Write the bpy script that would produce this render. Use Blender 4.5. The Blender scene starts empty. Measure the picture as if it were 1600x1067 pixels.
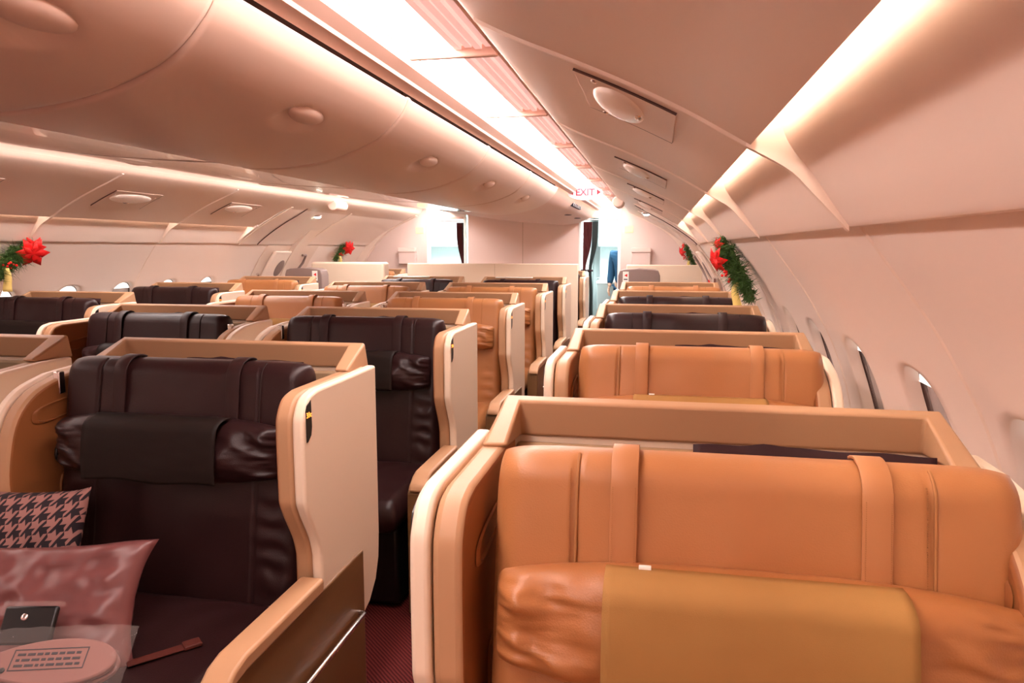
import bpy, bmesh, math, random
from mathutils import Vector, Matrix, noise
random.seed(7)
S = bpy.context.scene
COL = S.collection

# ------------------------------------------------------------------ camera
F_PX = 1160.0
PHI = math.atan(147 / F_PX)
PSI = math.atan(227 / F_PX * math.cos(PHI))
cam_d = bpy.data.cameras.new('camera')
cam_d.sensor_width = 36.0
cam_d.lens = 36.0 * F_PX / 1600.0
cam_d.clip_start = 0.02
cam = bpy.data.objects.new('camera', cam_d)
COL.objects.link(cam)
cam.location = (2.1, 0, 1.605)
cam.rotation_euler = (math.pi / 2 - PHI, 0, PSI)
S.camera = cam

# ------------------------------------------------------------------ world, view
wd = bpy.data.worlds.new('world')
S.world = wd
wd.use_nodes = True
wd.node_tree.nodes['Background'].inputs[0].default_value = (1.0, .92, .88, 1)
wd.node_tree.nodes['Background'].inputs[1].default_value = 0.25
S.view_settings.view_transform = 'Standard'
S.view_settings.look = 'None'
S.view_settings.gamma = 1
S.view_settings.exposure = 1.0
S.view_settings.use_curve_mapping = False

AISLE_E = 14.0      # strength of the aisle ceiling lamps
COVE_E = 19.0       # strength of the sidewall cove lamps
GALLEY_E = 19.0

# ------------------------------------------------------------------ materials
MATS = {}


def mat(name, col, rough=.5, spec=.5, metal=0., bump=None, var=None, emit=None, estr=0., coat=0.):
    m = bpy.data.materials.new(name)
    m.use_nodes = True
    nt = m.node_tree
    b = nt.nodes['Principled BSDF']
    b.inputs['Base Color'].default_value = (*col, 1)
    b.inputs['Roughness'].default_value = rough
    b.inputs['Specular IOR Level'].default_value = spec
    b.inputs['Metallic'].default_value = metal
    b.inputs['Coat Weight'].default_value = coat
    if emit:
        b.inputs['Emission Color'].default_value = (*emit, 1)
        b.inputs['Emission Strength'].default_value = estr
    tc = nt.nodes.new('ShaderNodeTexCoord')
    if var:
        sc, amt = var
        n = nt.nodes.new('ShaderNodeTexNoise')
        n.inputs['Scale'].default_value = sc
        n.inputs['Detail'].default_value = 4
        nt.links.new(tc.outputs['Object'], n.inputs['Vector'])
        mx = nt.nodes.new('ShaderNodeMix')
        mx.data_type = 'RGBA'
        mx.inputs['A'].default_value = (*[c * (1 - amt) for c in col], 1)
        mx.inputs['B'].default_value = (*[min(1, c * (1 + amt)) for c in col], 1)
        nt.links.new(n.outputs['Fac'], mx.inputs['Factor'])
        nt.links.new(mx.outputs['Result'], b.inputs['Base Color'])
    if bump:
        kind, sc, st = bump
        if kind == 'noise':
            n = nt.nodes.new('ShaderNodeTexNoise')
            n.inputs['Scale'].default_value = sc
            n.inputs['Detail'].default_value = 3
            out = n.outputs['Fac']
        else:
            n = nt.nodes.new('ShaderNodeTexVoronoi')
            n.inputs['Scale'].default_value = sc
            out = n.outputs['Distance']
        nt.links.new(tc.outputs['Object'], n.inputs['Vector'])
        bp = nt.nodes.new('ShaderNodeBump')
        bp.inputs['Strength'].default_value = st
        bp.inputs['Distance'].default_value = .002
        nt.links.new(out, bp.inputs['Height'])
        nt.links.new(bp.outputs['Normal'], b.inputs['Normal'])
    MATS[name] = m
    return m


mat('wall_plastic', (.88, .735, .655), .55, .3, bump=('noise', 300, .05))
mat('bin_plastic', (.76, .56, .46), .34, .5)
mat('bin_gloss', (.76, .57, .47), .13, .8, coat=.6)
mat('panel_plastic', (.77, .60, .50), .42, .4)
mat('rib_plastic', (.88, .72, .62), .5, .3)
mat('soffit_plastic', (.78, .55, .46), .5, .3)
mat('dark_gap', (.03, .015, .012), .8, .1)
mat('ivory', (.87, .71, .55), .38, .4)
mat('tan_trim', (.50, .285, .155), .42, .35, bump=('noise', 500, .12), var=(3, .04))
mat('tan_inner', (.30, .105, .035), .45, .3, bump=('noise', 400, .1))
mat('tan_liner', (.42, .28, .16), .6, .2)
mat('brown_face', (.18, .088, .034), .42, .35, bump=('noise', 300, .1))
mat('leather_tan', (.45, .185, .066), .42, .45, bump=('voronoi', 300, .12), var=(6, .07))
mat('leather_tan_dark', (.39, .148, .048), .42, .4, bump=('voronoi', 300, .12), var=(8, .08))
mat('strap_tan', (.47, .20, .08), .45, .4, bump=('noise', 400, .1))
mat('cover_tan', (.37, .19, .06), .75, .15, bump=('noise', 700, .25), var=(9, .07))
mat('leather_dark', (.024, .0080, .0082), .38, .30, bump=('voronoi', 300, .12), var=(5, .15))
mat('strap_dark', (.027, .010, .010), .44, .28)
mat('cover_dark', (.012, .006, .0045), .6, .2, bump=('noise', 600, .2))
mat('stitch_tan', (.40, .175, .065), .6, .2)
mat('stitch_dark', (.03, .015, .014), .6, .2)
mat('flap_dark', (.035, .013, .015), .6, .2)
mat('pocket_violet', (.10, .035, .05), .35, .5)
mat('black', (.006, .005, .005), .35, .5)
mat('chrome', (.80, .74, .72), .22, .5, metal=1)
mat('white', (.88, .86, .80), .4, .4)
mat('grey_unit', (.27, .19, .17), .55, .3)
mat('bulkhead', (.84, .66, .60), .55, .25)
mat('bulkhead_side', (.76, .60, .55), .6, .25)
mat('galley_white', (.84, .91, .90), .4, .3)
mat('galley_steel', (.45, .55, .55), .3, .5, metal=.6)
mat('curtain_maroon', (.14, .035, .035), .8, .1)
mat('curtain_slate', (.07, .085, .085), .8, .1)
mat('red', (.75, .012, .012), .5, .3)
mat('sign_red', (.35, .008, .02), .5, .3)
mat('yellow', (.85, .66, .22), .5, .3)
mat('green', (.055, .12, .028), .6, .25, var=(30, .6))
mat('twig', (.10, .05, .02), .7, .1)
mat('suit_blue', (.012, .045, .09), .75, .15)
mat('skin', (.50, .28, .19), .55, .3)
mat('hair', (.012, .010, .010), .5, .4)
mat('shoe', (.01, .01, .01), .3, .5)
mat('satin_mauve', (.17, .055, .052), .36, .5, bump=('noise', 25, .1))
mat('slipper_pink', (.28, .13, .11), .65, .2)
mat('sign_black', (.02, .02, .03), .5, .3)
mat('belt', (.09, .018, .012), .6, .3)
mat('shade_grey', (.52, .46, .44), .5, .3)
mat('window_rim', (.10, .05, .04), .5, .3)
mat('display_orange', (.9, .2, .03), .5, .3, emit=(1, .22, .03), estr=2)
mat('sign_green', (.6, .8, .35), .5, .3, emit=(.75, .95, .6), estr=.15)
mat('exit_plate', (.55, .46, .47), .5, .3, emit=(1, .9, .9), estr=.1)
mat('lamp_diffuser', (.9, .85, .8), .5, .2, emit=(1, .84, .79), estr=AISLE_E)
mat('lamp_diffuser_mid', (.9, .85, .8), .5, .2, emit=(1, .91, .88), estr=AISLE_E)
mat('lamp_diffuser_rear', (.9, .88, .85), .5, .2, emit=(1, .95, .93), estr=AISLE_E * 1.25)
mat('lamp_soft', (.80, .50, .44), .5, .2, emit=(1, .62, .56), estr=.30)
mat('cove_lamp', (.9, .85, .8), .5, .2, emit=(1, .86, .72), estr=COVE_E)
mat('spot_lens', (.9, .95, .9), .3, .3, emit=(.85, 1, .85), estr=12)
mat('reading_white', (.92, .80, .72), .3, .4)
mat('galley_lamp', (.9, 1, 1), .5, .2, emit=(.86, .98, 1), estr=GALLEY_E)
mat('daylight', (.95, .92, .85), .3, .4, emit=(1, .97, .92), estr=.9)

# shiny clear wrap
m = bpy.data.materials.new('clear_wrap'); m.use_nodes = True
nt = m.node_tree; b = nt.nodes['Principled BSDF']
b.inputs['Base Color'].default_value = (.9, .8, .75, 1)
b.inputs['Roughness'].default_value = .12
b.inputs['Alpha'].default_value = .07
MATS['clear_wrap'] = m
# window glass
m = bpy.data.materials.new('window_glass'); m.use_nodes = True
b = m.node_tree.nodes['Principled BSDF']
b.inputs['Base Color'].default_value = (.75, .68, .66, 1)
b.inputs['Roughness'].default_value = .08
b.inputs['Alpha'].default_value = .2
MATS['window_glass'] = m


def carpet():
    m = bpy.data.materials.new('carpet'); m.use_nodes = True
    nt = m.node_tree; b = nt.nodes['Principled BSDF']
    tc = nt.nodes.new('ShaderNodeTexCoord')
    w = nt.nodes.new('ShaderNodeTexWave'); w.inputs['Scale'].default_value = 34
    w.bands_direction = 'DIAGONAL'
    w.inputs['Distortion'].default_value = 1
    nt.links.new(tc.outputs['Object'], w.inputs['Vector'])
    mx = nt.nodes.new('ShaderNodeMix'); mx.data_type = 'RGBA'
    mx.inputs['A'].default_value = (.045, .006, .006, 1)
    mx.inputs['B'].default_value = (.13, .022, .02, 1)
    nt.links.new(w.outputs['Fac'], mx.inputs['Factor'])
    nt.links.new(mx.outputs['Result'], b.inputs['Base Color'])
    b.inputs['Roughness'].default_value = .95
    b.inputs['Specular IOR Level'].default_value = .1
    MATS['carpet'] = m


carpet()


def houndstooth():
    """broken check printed on the pillow, driven by the UV map"""
    m = bpy.data.materials.new('houndstooth'); m.use_nodes = True
    nt = m.node_tree; b = nt.nodes['Principled BSDF']
    uv = nt.nodes.new('ShaderNodeUVMap')
    sep = nt.nodes.new('ShaderNodeSeparateXYZ')
    nt.links.new(uv.outputs[0], sep.inputs[0])

    def M(op, a, bb=None):
        n = nt.nodes.new('ShaderNodeMath'); n.operation = op
        for i, v in enumerate((a, bb)):
            if v is None: continue
            if isinstance(v, (int, float)): n.inputs[i].default_value = v
            else: nt.links.new(v, n.inputs[i])
        return n.outputs[0]
    N = 10.5
    u = M('MULTIPLY', M('ADD', sep.outputs[0], M('MULTIPLY', sep.outputs[1], .3)), N); v = M('MULTIPLY', M('SUBTRACT', sep.outputs[1], M('MULTIPLY', sep.outputs[0], .12)), N)
    fu = M('FRACT', u); fv = M('FRACT', v)
    # solid square + diagonal teeth
    sq = M('MULTIPLY', M('LESS_THAN', fu, .5), M('LESS_THAN', fv, .5))
    d = M('FRACT', M('ADD', M('MULTIPLY', M('SUBTRACT', fu, fv), 2.0), 4.0))
    tooth = M('LESS_THAN', d, .5)
    xo = M('ABSOLUTE', M('SUBTRACT', M('LESS_THAN', fu, .5), M('LESS_THAN', fv, .5)))
    near = M('LESS_THAN', M('ADD', M('ABSOLUTE', M('SUBTRACT', fu, .25)), M('ABSOLUTE', M('SUBTRACT', fv, .25))), .52)
    t = M('MULTIPLY', tooth, xo)
    f = M('MAXIMUM', sq, t)
    mx = nt.nodes.new('ShaderNodeMix'); mx.data_type = 'RGBA'
    mx.inputs['A'].default_value = (.34, .16, .14, 1)
    mx.inputs['B'].default_value = (.012, .005, .010, 1)
    nt.links.new(f, mx.inputs['Factor'])
    nt.links.new(mx.outputs['Result'], b.inputs['Base Color'])
    b.inputs['Roughness'].default_value = .8
    MATS['houndstooth'] = m


houndstooth()


# ------------------------------------------------------------------ helpers
def link(o, parent=None):
    COL.objects.link(o)
    if parent: o.parent = parent
    return o


def mesh(name, V, Fc, m, parent=None, smooth=True, bevel=0, seg=2, subsurf=0, angle=40, solid=0):
    me = bpy.data.meshes.new(name)
    me.from_pydata([tuple(v) for v in V], [], Fc)
    bm = bmesh.new(); bm.from_mesh(me)
    bmesh.ops.remove_doubles(bm, verts=bm.verts, dist=1e-6)
    if solid == 0:
        bmesh.ops.recalc_face_normals(bm, faces=bm.faces)
    bm.to_mesh(me); bm.free()
    ms = m if isinstance(m, (list, tuple)) else [m]
    for k in ms: me.materials.append(MATS[k])
    o = bpy.data.objects.new(name, me)
    link(o, parent)
    if solid:
        md = o.modifiers.new('solid', 'SOLIDIFY'); md.thickness = solid; md.offset = -1
    if bevel:
        md = o.modifiers.new('bevel', 'BEVEL'); md.width = bevel; md.segments = seg
        md.limit_method = 'ANGLE'; md.angle_limit = math.radians(30)
    if subsurf:
        md = o.modifiers.new('sub', 'SUBSURF'); md.levels = subsurf; md.render_levels = subsurf
    if smooth:
        me.polygons.foreach_set('use_smooth', [True] * len(me.polygons))
        if not subsurf:
            try: me.set_sharp_from_angle(angle=math.radians(angle))
            except Exception: pass
    return o


def tag(o, label, cat, group=None, kind=None):
    o['label'] = label; o['category'] = cat
    if group: o['group'] = group
    if kind: o['kind'] = kind
    return o


def thing(name, label, cat, loc=(0, 0, 0), rz=0, group=None):
    o = bpy.data.objects.new(name, None)
    o.empty_display_size = .1
    link(o); o.location = loc; o.rotation_euler = (0, 0, rz)
    return tag(o, label, cat, group)


def struct(o, label=None):
    o['kind'] = 'structure'
    if label: o['label'] = label
    return o


def box_vf(x0, x1, y0, y1, z0, z1):
    V = [(x, y, z) for x in (x0, x1) for y in (y0, y1) for z in (z0, z1)]
    Fc = [(0, 1, 3, 2), (4, 6, 7, 5), (0, 4, 5, 1), (2, 3, 7, 6), (0, 2, 6, 4), (1, 5, 7, 3)]
    return V, Fc


def box(name, x0, x1, y0, y1, z0, z1, m, parent=None, bevel=.005, seg=2):
    V, Fc = box_vf(min(x0, x1), max(x0, x1), y0, y1, z0, z1)
    return mesh(name, V, Fc, m, parent, bevel=bevel, seg=seg)


def join_vf(parts):
    V = []; Fc = []
    for v, f in parts:
        n = len(V); V += list(v); Fc += [tuple(i + n for i in q) for q in f]
    return V, Fc


def prism_x(name, poly, x0, x1, m, parent=None, bevel=.01, seg=3):
    """poly of (y,z) extruded along x"""
    n = len(poly)
    V = [(x0, y, z) for y, z in poly] + [(x1, y, z) for y, z in poly]
    Fc = [tuple(range(n)), tuple(range(2 * n - 1, n - 1, -1))]
    Fc += [(i, (i + 1) % n, n + (i + 1) % n, n + i) for i in range(n)]
    return mesh(name, V, Fc, m, parent, bevel=bevel, seg=seg, angle=35)


def prism_y(name, poly, y0, y1, m, parent=None, bevel=0, seg=2, loc=None, angle=30):
    """poly of (x,z) extruded along y"""
    n = len(poly)
    V = [(x, y0, z) for x, z in poly] + [(x, y1, z) for x, z in poly]
    Fc = [tuple(range(n)), tuple(range(2 * n - 1, n - 1, -1))]
    Fc += [(i, (i + 1) % n, n + (i + 1) % n, n + i) for i in range(n)]
    return mesh(name, V, Fc, m, parent, bevel=bevel, seg=seg, angle=angle)


def tube_vf(path, r, n=8, caps=True):
    V = []; Fc = []
    P = [Vector(p) for p in path]
    R = r if isinstance(r, (list, tuple)) else [r] * len(P)
    up = None
    for i, p in enumerate(P):
        t = (P[min(i + 1, len(P) - 1)] - P[max(i - 1, 0)]).normalized()
        if up is None:
            up = Vector((0, 0, 1)) if abs(t.z) < .9 else Vector((1, 0, 0))
        a = t.cross(up).normalized(); bb = a.cross(t).normalized(); up = bb
        for k in range(n):
            an = 2 * math.pi * k / n
            V.append(p + (a * math.cos(an) + bb * math.sin(an)) * R[i])
    for i in range(len(P) - 1):
        for k in range(n):
            Fc.append((i * n + k, i * n + (k + 1) % n, (i + 1) * n + (k + 1) % n, (i + 1) * n + k))
    if caps:
        Fc.append(tuple(range(n))[::-1]); Fc.append(tuple((len(P) - 1) * n + k for k in range(n)))
    return V, Fc


def tube(name, path, r, m, parent=None, n=8):
    V, Fc = tube_vf(path, r, n)
    return mesh(name, V, Fc, m, parent, angle=60)


def ellipsoid_vf(c, rx, ry, rz, nu=20, nv=12, M=None):
    V = []; Fc = []
    for j in range(nv + 1):
        th = math.pi * j / nv
        for i in range(nu):
            ph = 2 * math.pi * i / nu
            p = Vector((rx * math.sin(th) * math.cos(ph), ry * math.sin(th) * math.sin(ph), rz * math.cos(th)))
            if M: p = M @ p
            V.append(Vector(c) + p)
    for j in range(nv):
        for i in range(nu):
            Fc.append((j * nu + i, j * nu + (i + 1) % nu, (j + 1) * nu + (i + 1) % nu, (j + 1) * nu + i))
    return V, Fc


def text_mesh(name, body, size, m, parent, loc, rot, ext=.0006, align='CENTER', fat=0):
    cu = bpy.data.curves.new(name, 'FONT')
    cu.body = body; cu.size = size; cu.extrude = ext; cu.offset = fat
    cu.align_x = align; cu.align_y = 'CENTER'
    t = bpy.data.objects.new(name + '_tmp', cu)
    COL.objects.link(t)
    dg = bpy.context.evaluated_depsgraph_get()
    me = bpy.data.meshes.new_from_object(t.evaluated_get(dg))
    bpy.data.objects.remove(t)
    me.materials.clear(); me.materials.append(MATS[m])
    o = bpy.data.objects.new(name, me)
    link(o, parent)
    o.location = loc; o.rotation_euler = rot
    return o


def lerp_profile(P, t):
    """P list of (x,z); t arclength fraction 0..1 -> (x,z, nx,nz)"""
    L = [0]
    for i in range(len(P) - 1):
        L.append(L[-1] + math.dist(P[i], P[i + 1]))
    s = max(0, min(1, t)) * L[-1]
    for i in range(len(P) - 1):
        if s <= L[i + 1] or i == len(P) - 2:
            k = (s - L[i]) / (L[i + 1] - L[i])
            return (P[i][0] + (P[i + 1][0] - P[i][0]) * k, P[i][1] + (P[i + 1][1] - P[i][1]) * k)


def smooth_profile(P, n):
    """catmull-rom resample"""
    out = []
    Q = [P[0]] + list(P) + [P[-1]]
    for i in range(1, len(Q) - 2):
        for k in range(n):
            t = k / n
            r = []
            for c in (0, 1):
                p0, p1, p2, p3 = Q[i - 1][c], Q[i][c], Q[i + 1][c], Q[i + 2][c]
                r.append(.5 * (2 * p1 + (p2 - p0) * t + (2 * p0 - 5 * p1 + 4 * p2 - p3) * t * t + (3 * p1 - p0 - 3 * p2 + p3) * t ** 3))
            out.append(tuple(r))
    out.append(P[-1])
    return out


def offset_profile(P, d):
    out = []
    for i in range(len(P)):
        a = P[max(0, i - 1)]; b = P[min(len(P) - 1, i + 1)]
        tx, tz = b[0] - a[0], b[1] - a[1]
        l = math.hypot(tx, tz) or 1
        out.append((P[i][0] - tz / l * d, P[i][1] + tx / l * d))
    return out


def sheet_prism(name, P, th, y0, y1, m, parent=None, sx=1, bevel=0):
    """profile sheet of thickness th (to the profile's left side) extruded along y"""
    Q = offset_profile(P, th)
    poly = [(sx * x, z) for x, z in P] + [(sx * x, z) for x, z in reversed(Q)]
    n = len(P)
    N = 2 * n
    V = [(x, y0, z) for x, z in poly] + [(x, y1, z) for x, z in poly]
    Fc = []
    for i in range(n - 1):   # end caps as quads
        Fc.append((i, i + 1, N - 2 - i, N - 1 - i))
        Fc.append((N + i, N + N - 1 - i, N + N - 2 - i, N + i + 1))
    Fc += [(i, (i + 1) % N, N + (i + 1) % N, N + i) for i in range(N)]
    return mesh(name, V, Fc, m, parent, bevel=bevel, angle=35)


Y_FRONT, Y_BULK = -1.6, 11.6

# ------------------------------------------------------------------ cabin cross-section (metres from the centre line)
PANEL_P = smooth_profile([(1.635, 2.175), (1.66, 2.14), (1.707, 2.112), (1.78, 2.078), (1.86, 2.045), (2.0, 1.985), (2.147, 1.913), (2.24, 1.86), (2.295, 1.828)], 3)
UPPER_P = smooth_profile([(2.30, 1.955), (2.345, 1.895), (2.362, 1.845), (2.385, 1.808), (2.425, 1.762), (2.47, 1.700), (2.507, 1.6525)], 4)
LOWER_P = smooth_profile([(2.526, 1.662), (2.580, 1.588), (2.685, 1.445), (2.76, 1.32), (2.82, 1.2), (2.885, 1.0), (2.92, .75), (2.90, .4), (2.82, 0)], 4)
RIBS = [.25, 1.75, 3.2, 4.8, 6.3]
WIN_Y = [2.16 - 1.32, 2.16 - .66, 2.16, 2.83, 3.52, 4.19, 4.83, 5.5, 6.16, 6.82, 7.5]


def seclen(P):
    return sum(math.dist(P[i], P[i + 1]) for i in range(len(P) - 1))


LL = seclen(LOWER_P)


def wall_pt(y, s, off, sx):
    """point on the lower wall, s metres down from the ledge, off outward"""
    s = max(s, 0.0)
    x, z = lerp_profile(LOWER_P, s / LL)
    x2, z2 = lerp_profile(LOWER_P, (s + .01) / LL)
    x1, z1 = lerp_profile(LOWER_P, (s - .01) / LL)
    tx, tz = x2 - x1, z2 - z1
    l = math.hypot(tx, tz)
    nx, nz = -tz / l, tx / l          # outward
    return (sx * (x + nx * off), y, z + nz * off)


WS = .672           # window centre, metres down the wall
WA, WB = .165, .215  # hole half-width (y) and half-height (s)


def superell(a, b, t, p=2.6):
    c, s = math.cos(t), math.sin(t)
    return a * math.copysign(abs(c) ** (2 / p), c), b * math.copysign(abs(s) ** (2 / p), s)


def build_wall(side, sx):
    V = []; Fc = []
    NT = 48
    ys = [Y_FRONT] + [(WIN_Y[i] + WIN_Y[i + 1]) / 2 for i in range(len(WIN_Y) - 1)]
    ys = [WIN_Y[0] - .33] + ys[1:] + [WIN_Y[-1] + .33]
    s0, s1 = WS - .30, WS + .30

    def grid(ya, yb, sa, sb, ny, ns):
        n0 = len(V)
        for i in range(ny + 1):
            for j in range(ns + 1):
                V.append(wall_pt(ya + (yb - ya) * i / ny, sa + (sb - sa) * j / ns, 0, sx))
        for i in range(ny):
            for j in range(ns):
                a = n0 + i * (ns + 1) + j
                Fc.append((a, a + 1, a + ns + 2, a + ns + 1))
    grid(Y_FRONT, Y_BULK, 0, s0, 30, 14)
    grid(Y_FRONT, Y_BULK, s1, LL, 30, 20)
    grid(Y_FRONT, ys[0], s0, s1, 4, 10)
    grid(ys[-1], Y_BULK, s0, s1, 10, 10)
    for k, yc in enumerate(WIN_Y):
        ya, yb = ys[k], ys[k + 1]
        TS = sorted([2 * math.pi * i / NT for i in range(NT)] + [math.atan2(c_, d_) % (2 * math.pi) for c_ in (-.30, .30) for d_ in (yb - yc, ya - yc)])
        n_t = len(TS)
        rings = []
        for r in range(6):
            f = r / 5
            ring = []
            for t in TS:
                a, b_ = superell(WA, WB, t)
                dy, ds = math.cos(t), math.sin(t)
                hy = (yb - yc) if dy > 0 else (yc - ya)
                kk = min(hy / abs(dy) if abs(dy) > 1e-6 else 9, .30 / abs(ds) if abs(ds) > 1e-6 else 9)
                oy, os_ = dy * kk, ds * kk
                y = a + (oy - a) * f; s = b_ + (os_ - b_) * f
                ring.append(len(V)); V.append(wall_pt(yc + y, WS + s, 0, sx))
            rings.append(ring)
        # recess reveal: rounded lip then funnel
        for sc, off in ((.985, .004), (.965, .012), (.93, .028), (.91, .040)):
            ring = []
            for t in TS:
                a, b_ = superell(WA * sc, WB * sc, t)
                ring.append(len(V)); V.append(wall_pt(yc + a, WS + b_, off, sx))
            rings.insert(0, ring)
        for r in range(len(rings) - 1):
            for i in range(n_t):
                j = (i + 1) % n_t
                Fc.append((rings[r][i], rings[r][j], rings[r + 1][j], rings[r + 1][i]))
    o = mesh('wall_' + side, V, Fc, 'wall_plastic', angle=60)
    struct(o)
    # windows
    for k, yc in enumerate(WIN_Y):
        w = struct(bpy.data.objects.new('window_%d' % (k + 1 + (len(WIN_Y) if sx < 0 else 0)), None))
        link(w)

        def disc(name, sc, off, m, th=.006, s_lo=-1.0, s_hi=1.0):
            Vd = []; Fd = []
            n = 36
            for o_ in (off, off + th):
                for i in range(n):
                    t = 2 * math.pi * i / n
                    a, b_ = superell(WA * sc, WB * sc, t)
                    b_ = max(s_lo * WB * sc, min(s_hi * WB * sc, b_))
                    Vd.append(wall_pt(yc + a, WS + b_, o_, sx))
            Fd = [tuple(range(n)), tuple(range(2 * n - 1, n - 1, -1))] + [(i, (i + 1) % n, n + (i + 1) % n, n + i) for i in range(n)]
            return mesh(name, Vd, Fd, m, w, smooth=False)
        # rim
        Vr = []; Fr = []
        n = 36
        for sc, off in ((.925, .037), (.905, .0365), (.898, .043), (.925, .055)):
            for i in range(n):
                t = 2 * math.pi * i / n
                a, b_ = superell(WA * sc, WB * sc, t)
                Vr.append(wall_pt(yc + a, WS + b_, off, sx))
        for r in range(4):
            for i in range(n):
                j = (i + 1) % n; q = (r + 1) % 4
                Fr.append((r * n + i, r * n + j, q * n + j, q * n + i))
        mesh('window_frame', Vr, Fr, 'window_rim', w)
        disc('window_pane', .91, .0415, 'window_glass', .004)
        disc('window_shade', .91, .052, 'shade_grey', .006)
        # glowing strip stands in for the glint of daylight above the shade
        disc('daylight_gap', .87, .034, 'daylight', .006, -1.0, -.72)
    return o


build_wall('right', 1)
build_wall('left', -1)

# floor
V, Fc = box_vf(-2.95, 2.95, Y_FRONT, 15.5, -.05, 0)
struct(mesh('floor', V, Fc, 'carpet'))
# wall behind the camera
struct(box('wall_back', -3.0, 3.0, Y_FRONT - .05, Y_FRONT, 0, 2.4, 'bulkhead', bevel=0))

# outer hull behind the panels keeps the dark in and the light tight
hull = smooth_profile([(1.15, 2.42), (1.9, 2.30), (2.5, 2.0), (2.9, 1.55), (3.08, 1.0), (3.1, .5), (2.98, 0)], 3)

for sx, side in ((1, 'right'), (-1, 'left')):
    struct(sheet_prism('wall_hull_' + side, hull, .03, Y_FRONT, Y_BULK, 'dark_gap', sx=sx))
    # ceiling side panels, split at the ribs
    edges = [Y_FRONT] + RIBS + [9.3, Y_BULK]
    o = sheet_prism('ceiling_panel_' + side, PANEL_P, .02, Y_FRONT, Y_BULK, 'panel_plastic', sx=sx)
    struct(o)
    o = sheet_prism('wall_upper_' + side, UPPER_P + [(2.511, 1.6495), (2.538, 1.6490)], .004, Y_FRONT, Y_BULK, 'wall_plastic', sx=sx)
    struct(o)
    # cove lamp hidden above the panel lip
    t = thing('cove_light', 'long warm strip lamp tucked behind the %s ceiling panel edge' % side, 'light')
    box('lamp_housing', sx * 2.20, sx * 2.315, Y_FRONT + .02, 7.60, 1.955, 1.972, 'white', t, bevel=0)
    box('lamp_tube', sx * 2.285, sx * 2.315, Y_FRONT + .03, 7.58, 1.943, 1.954, 'cove_lamp', t, bevel=0)
    # ribs: raised strips following the section
    for i, y in enumerate(RIBS):
        P1 = [p for p in PANEL_P[4:]]
        P2 = [(2.30, 1.825)] + [p for p in UPPER_P if p[0] > 2.35] + [(2.515, 1.655)]
        P3 = [p for p in LOWER_P if p[1] > .05]
        n = i + 1 + (len(RIBS) if sx < 0 else 0)
        tr = struct(bpy.data.objects.new('trim_%d' % n, None)); link(tr)
        for nm, P, d, w in (('panel_rib', P1, .006, .014), ('wall_rib', P3, .004, .009)):
            Q = offset_profile(P, -d)
            poly_in = [(sx * a, b_) for a, b_ in P]; poly_out = [(sx * a, b_) for a, b_ in Q]
            Vr = []; Fr = []
            for (xa, za), (xb, zb) in zip(poly_in, poly_out):
                Vr += [(xa, y - w, za), (xb, y - w * .45, zb), (xb, y + w * .45, zb), (xa, y + w, za)]
            m_ = len(poly_in)
            for k in range(m_ - 1):
                for q in range(3):
                    Fr.append((k * 4 + q, k * 4 + q + 1, (k + 1) * 4 + q + 1, (k + 1) * 4 + q))
            Fr.append((0, 1, 2, 3)); Fr.append(tuple((m_ - 1) * 4 + q for q in (3, 2, 1, 0)))
            mesh(nm, Vr, Fr, 'rib_plastic', tr, angle=50)
        outer = smooth_profile([(2.285, 1.826), (2.33, 1.802), (2.385, 1.768), (2.43, 1.722), (2.475, 1.675), (2.508, 1.640)], 3)
        inner_ = [p for p in UPPER_P if p[0] > 2.302]
        Vr = []
        for k, (ox, oz) in enumerate(outer):
            f_ = k / (len(outer) - 1)
            ix, iz = lerp_profile(inner_, f_)
            Vr += [(sx * ix, y - .045 * (1 - f_) - .010, iz + .004), (sx * ox, y - .012, oz), (sx * ox, y + .012, oz), (sx * ix, y + .012, iz + .004)]
        m_ = len(outer); Fr = []
        for k in range(m_ - 1):
            for q in range(4):
                Fr.append((k * 4 + q, k * 4 + (q + 1) % 4, (k + 1) * 4 + (q + 1) % 4, (k + 1) * 4 + q))
        Fr += [(0, 1, 2, 3), tuple((m_ - 1) * 4 + q for q in (3, 2, 1, 0))]
        mesh('cove_rib', Vr, Fr, 'rib_plastic', tr, angle=40)

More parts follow.
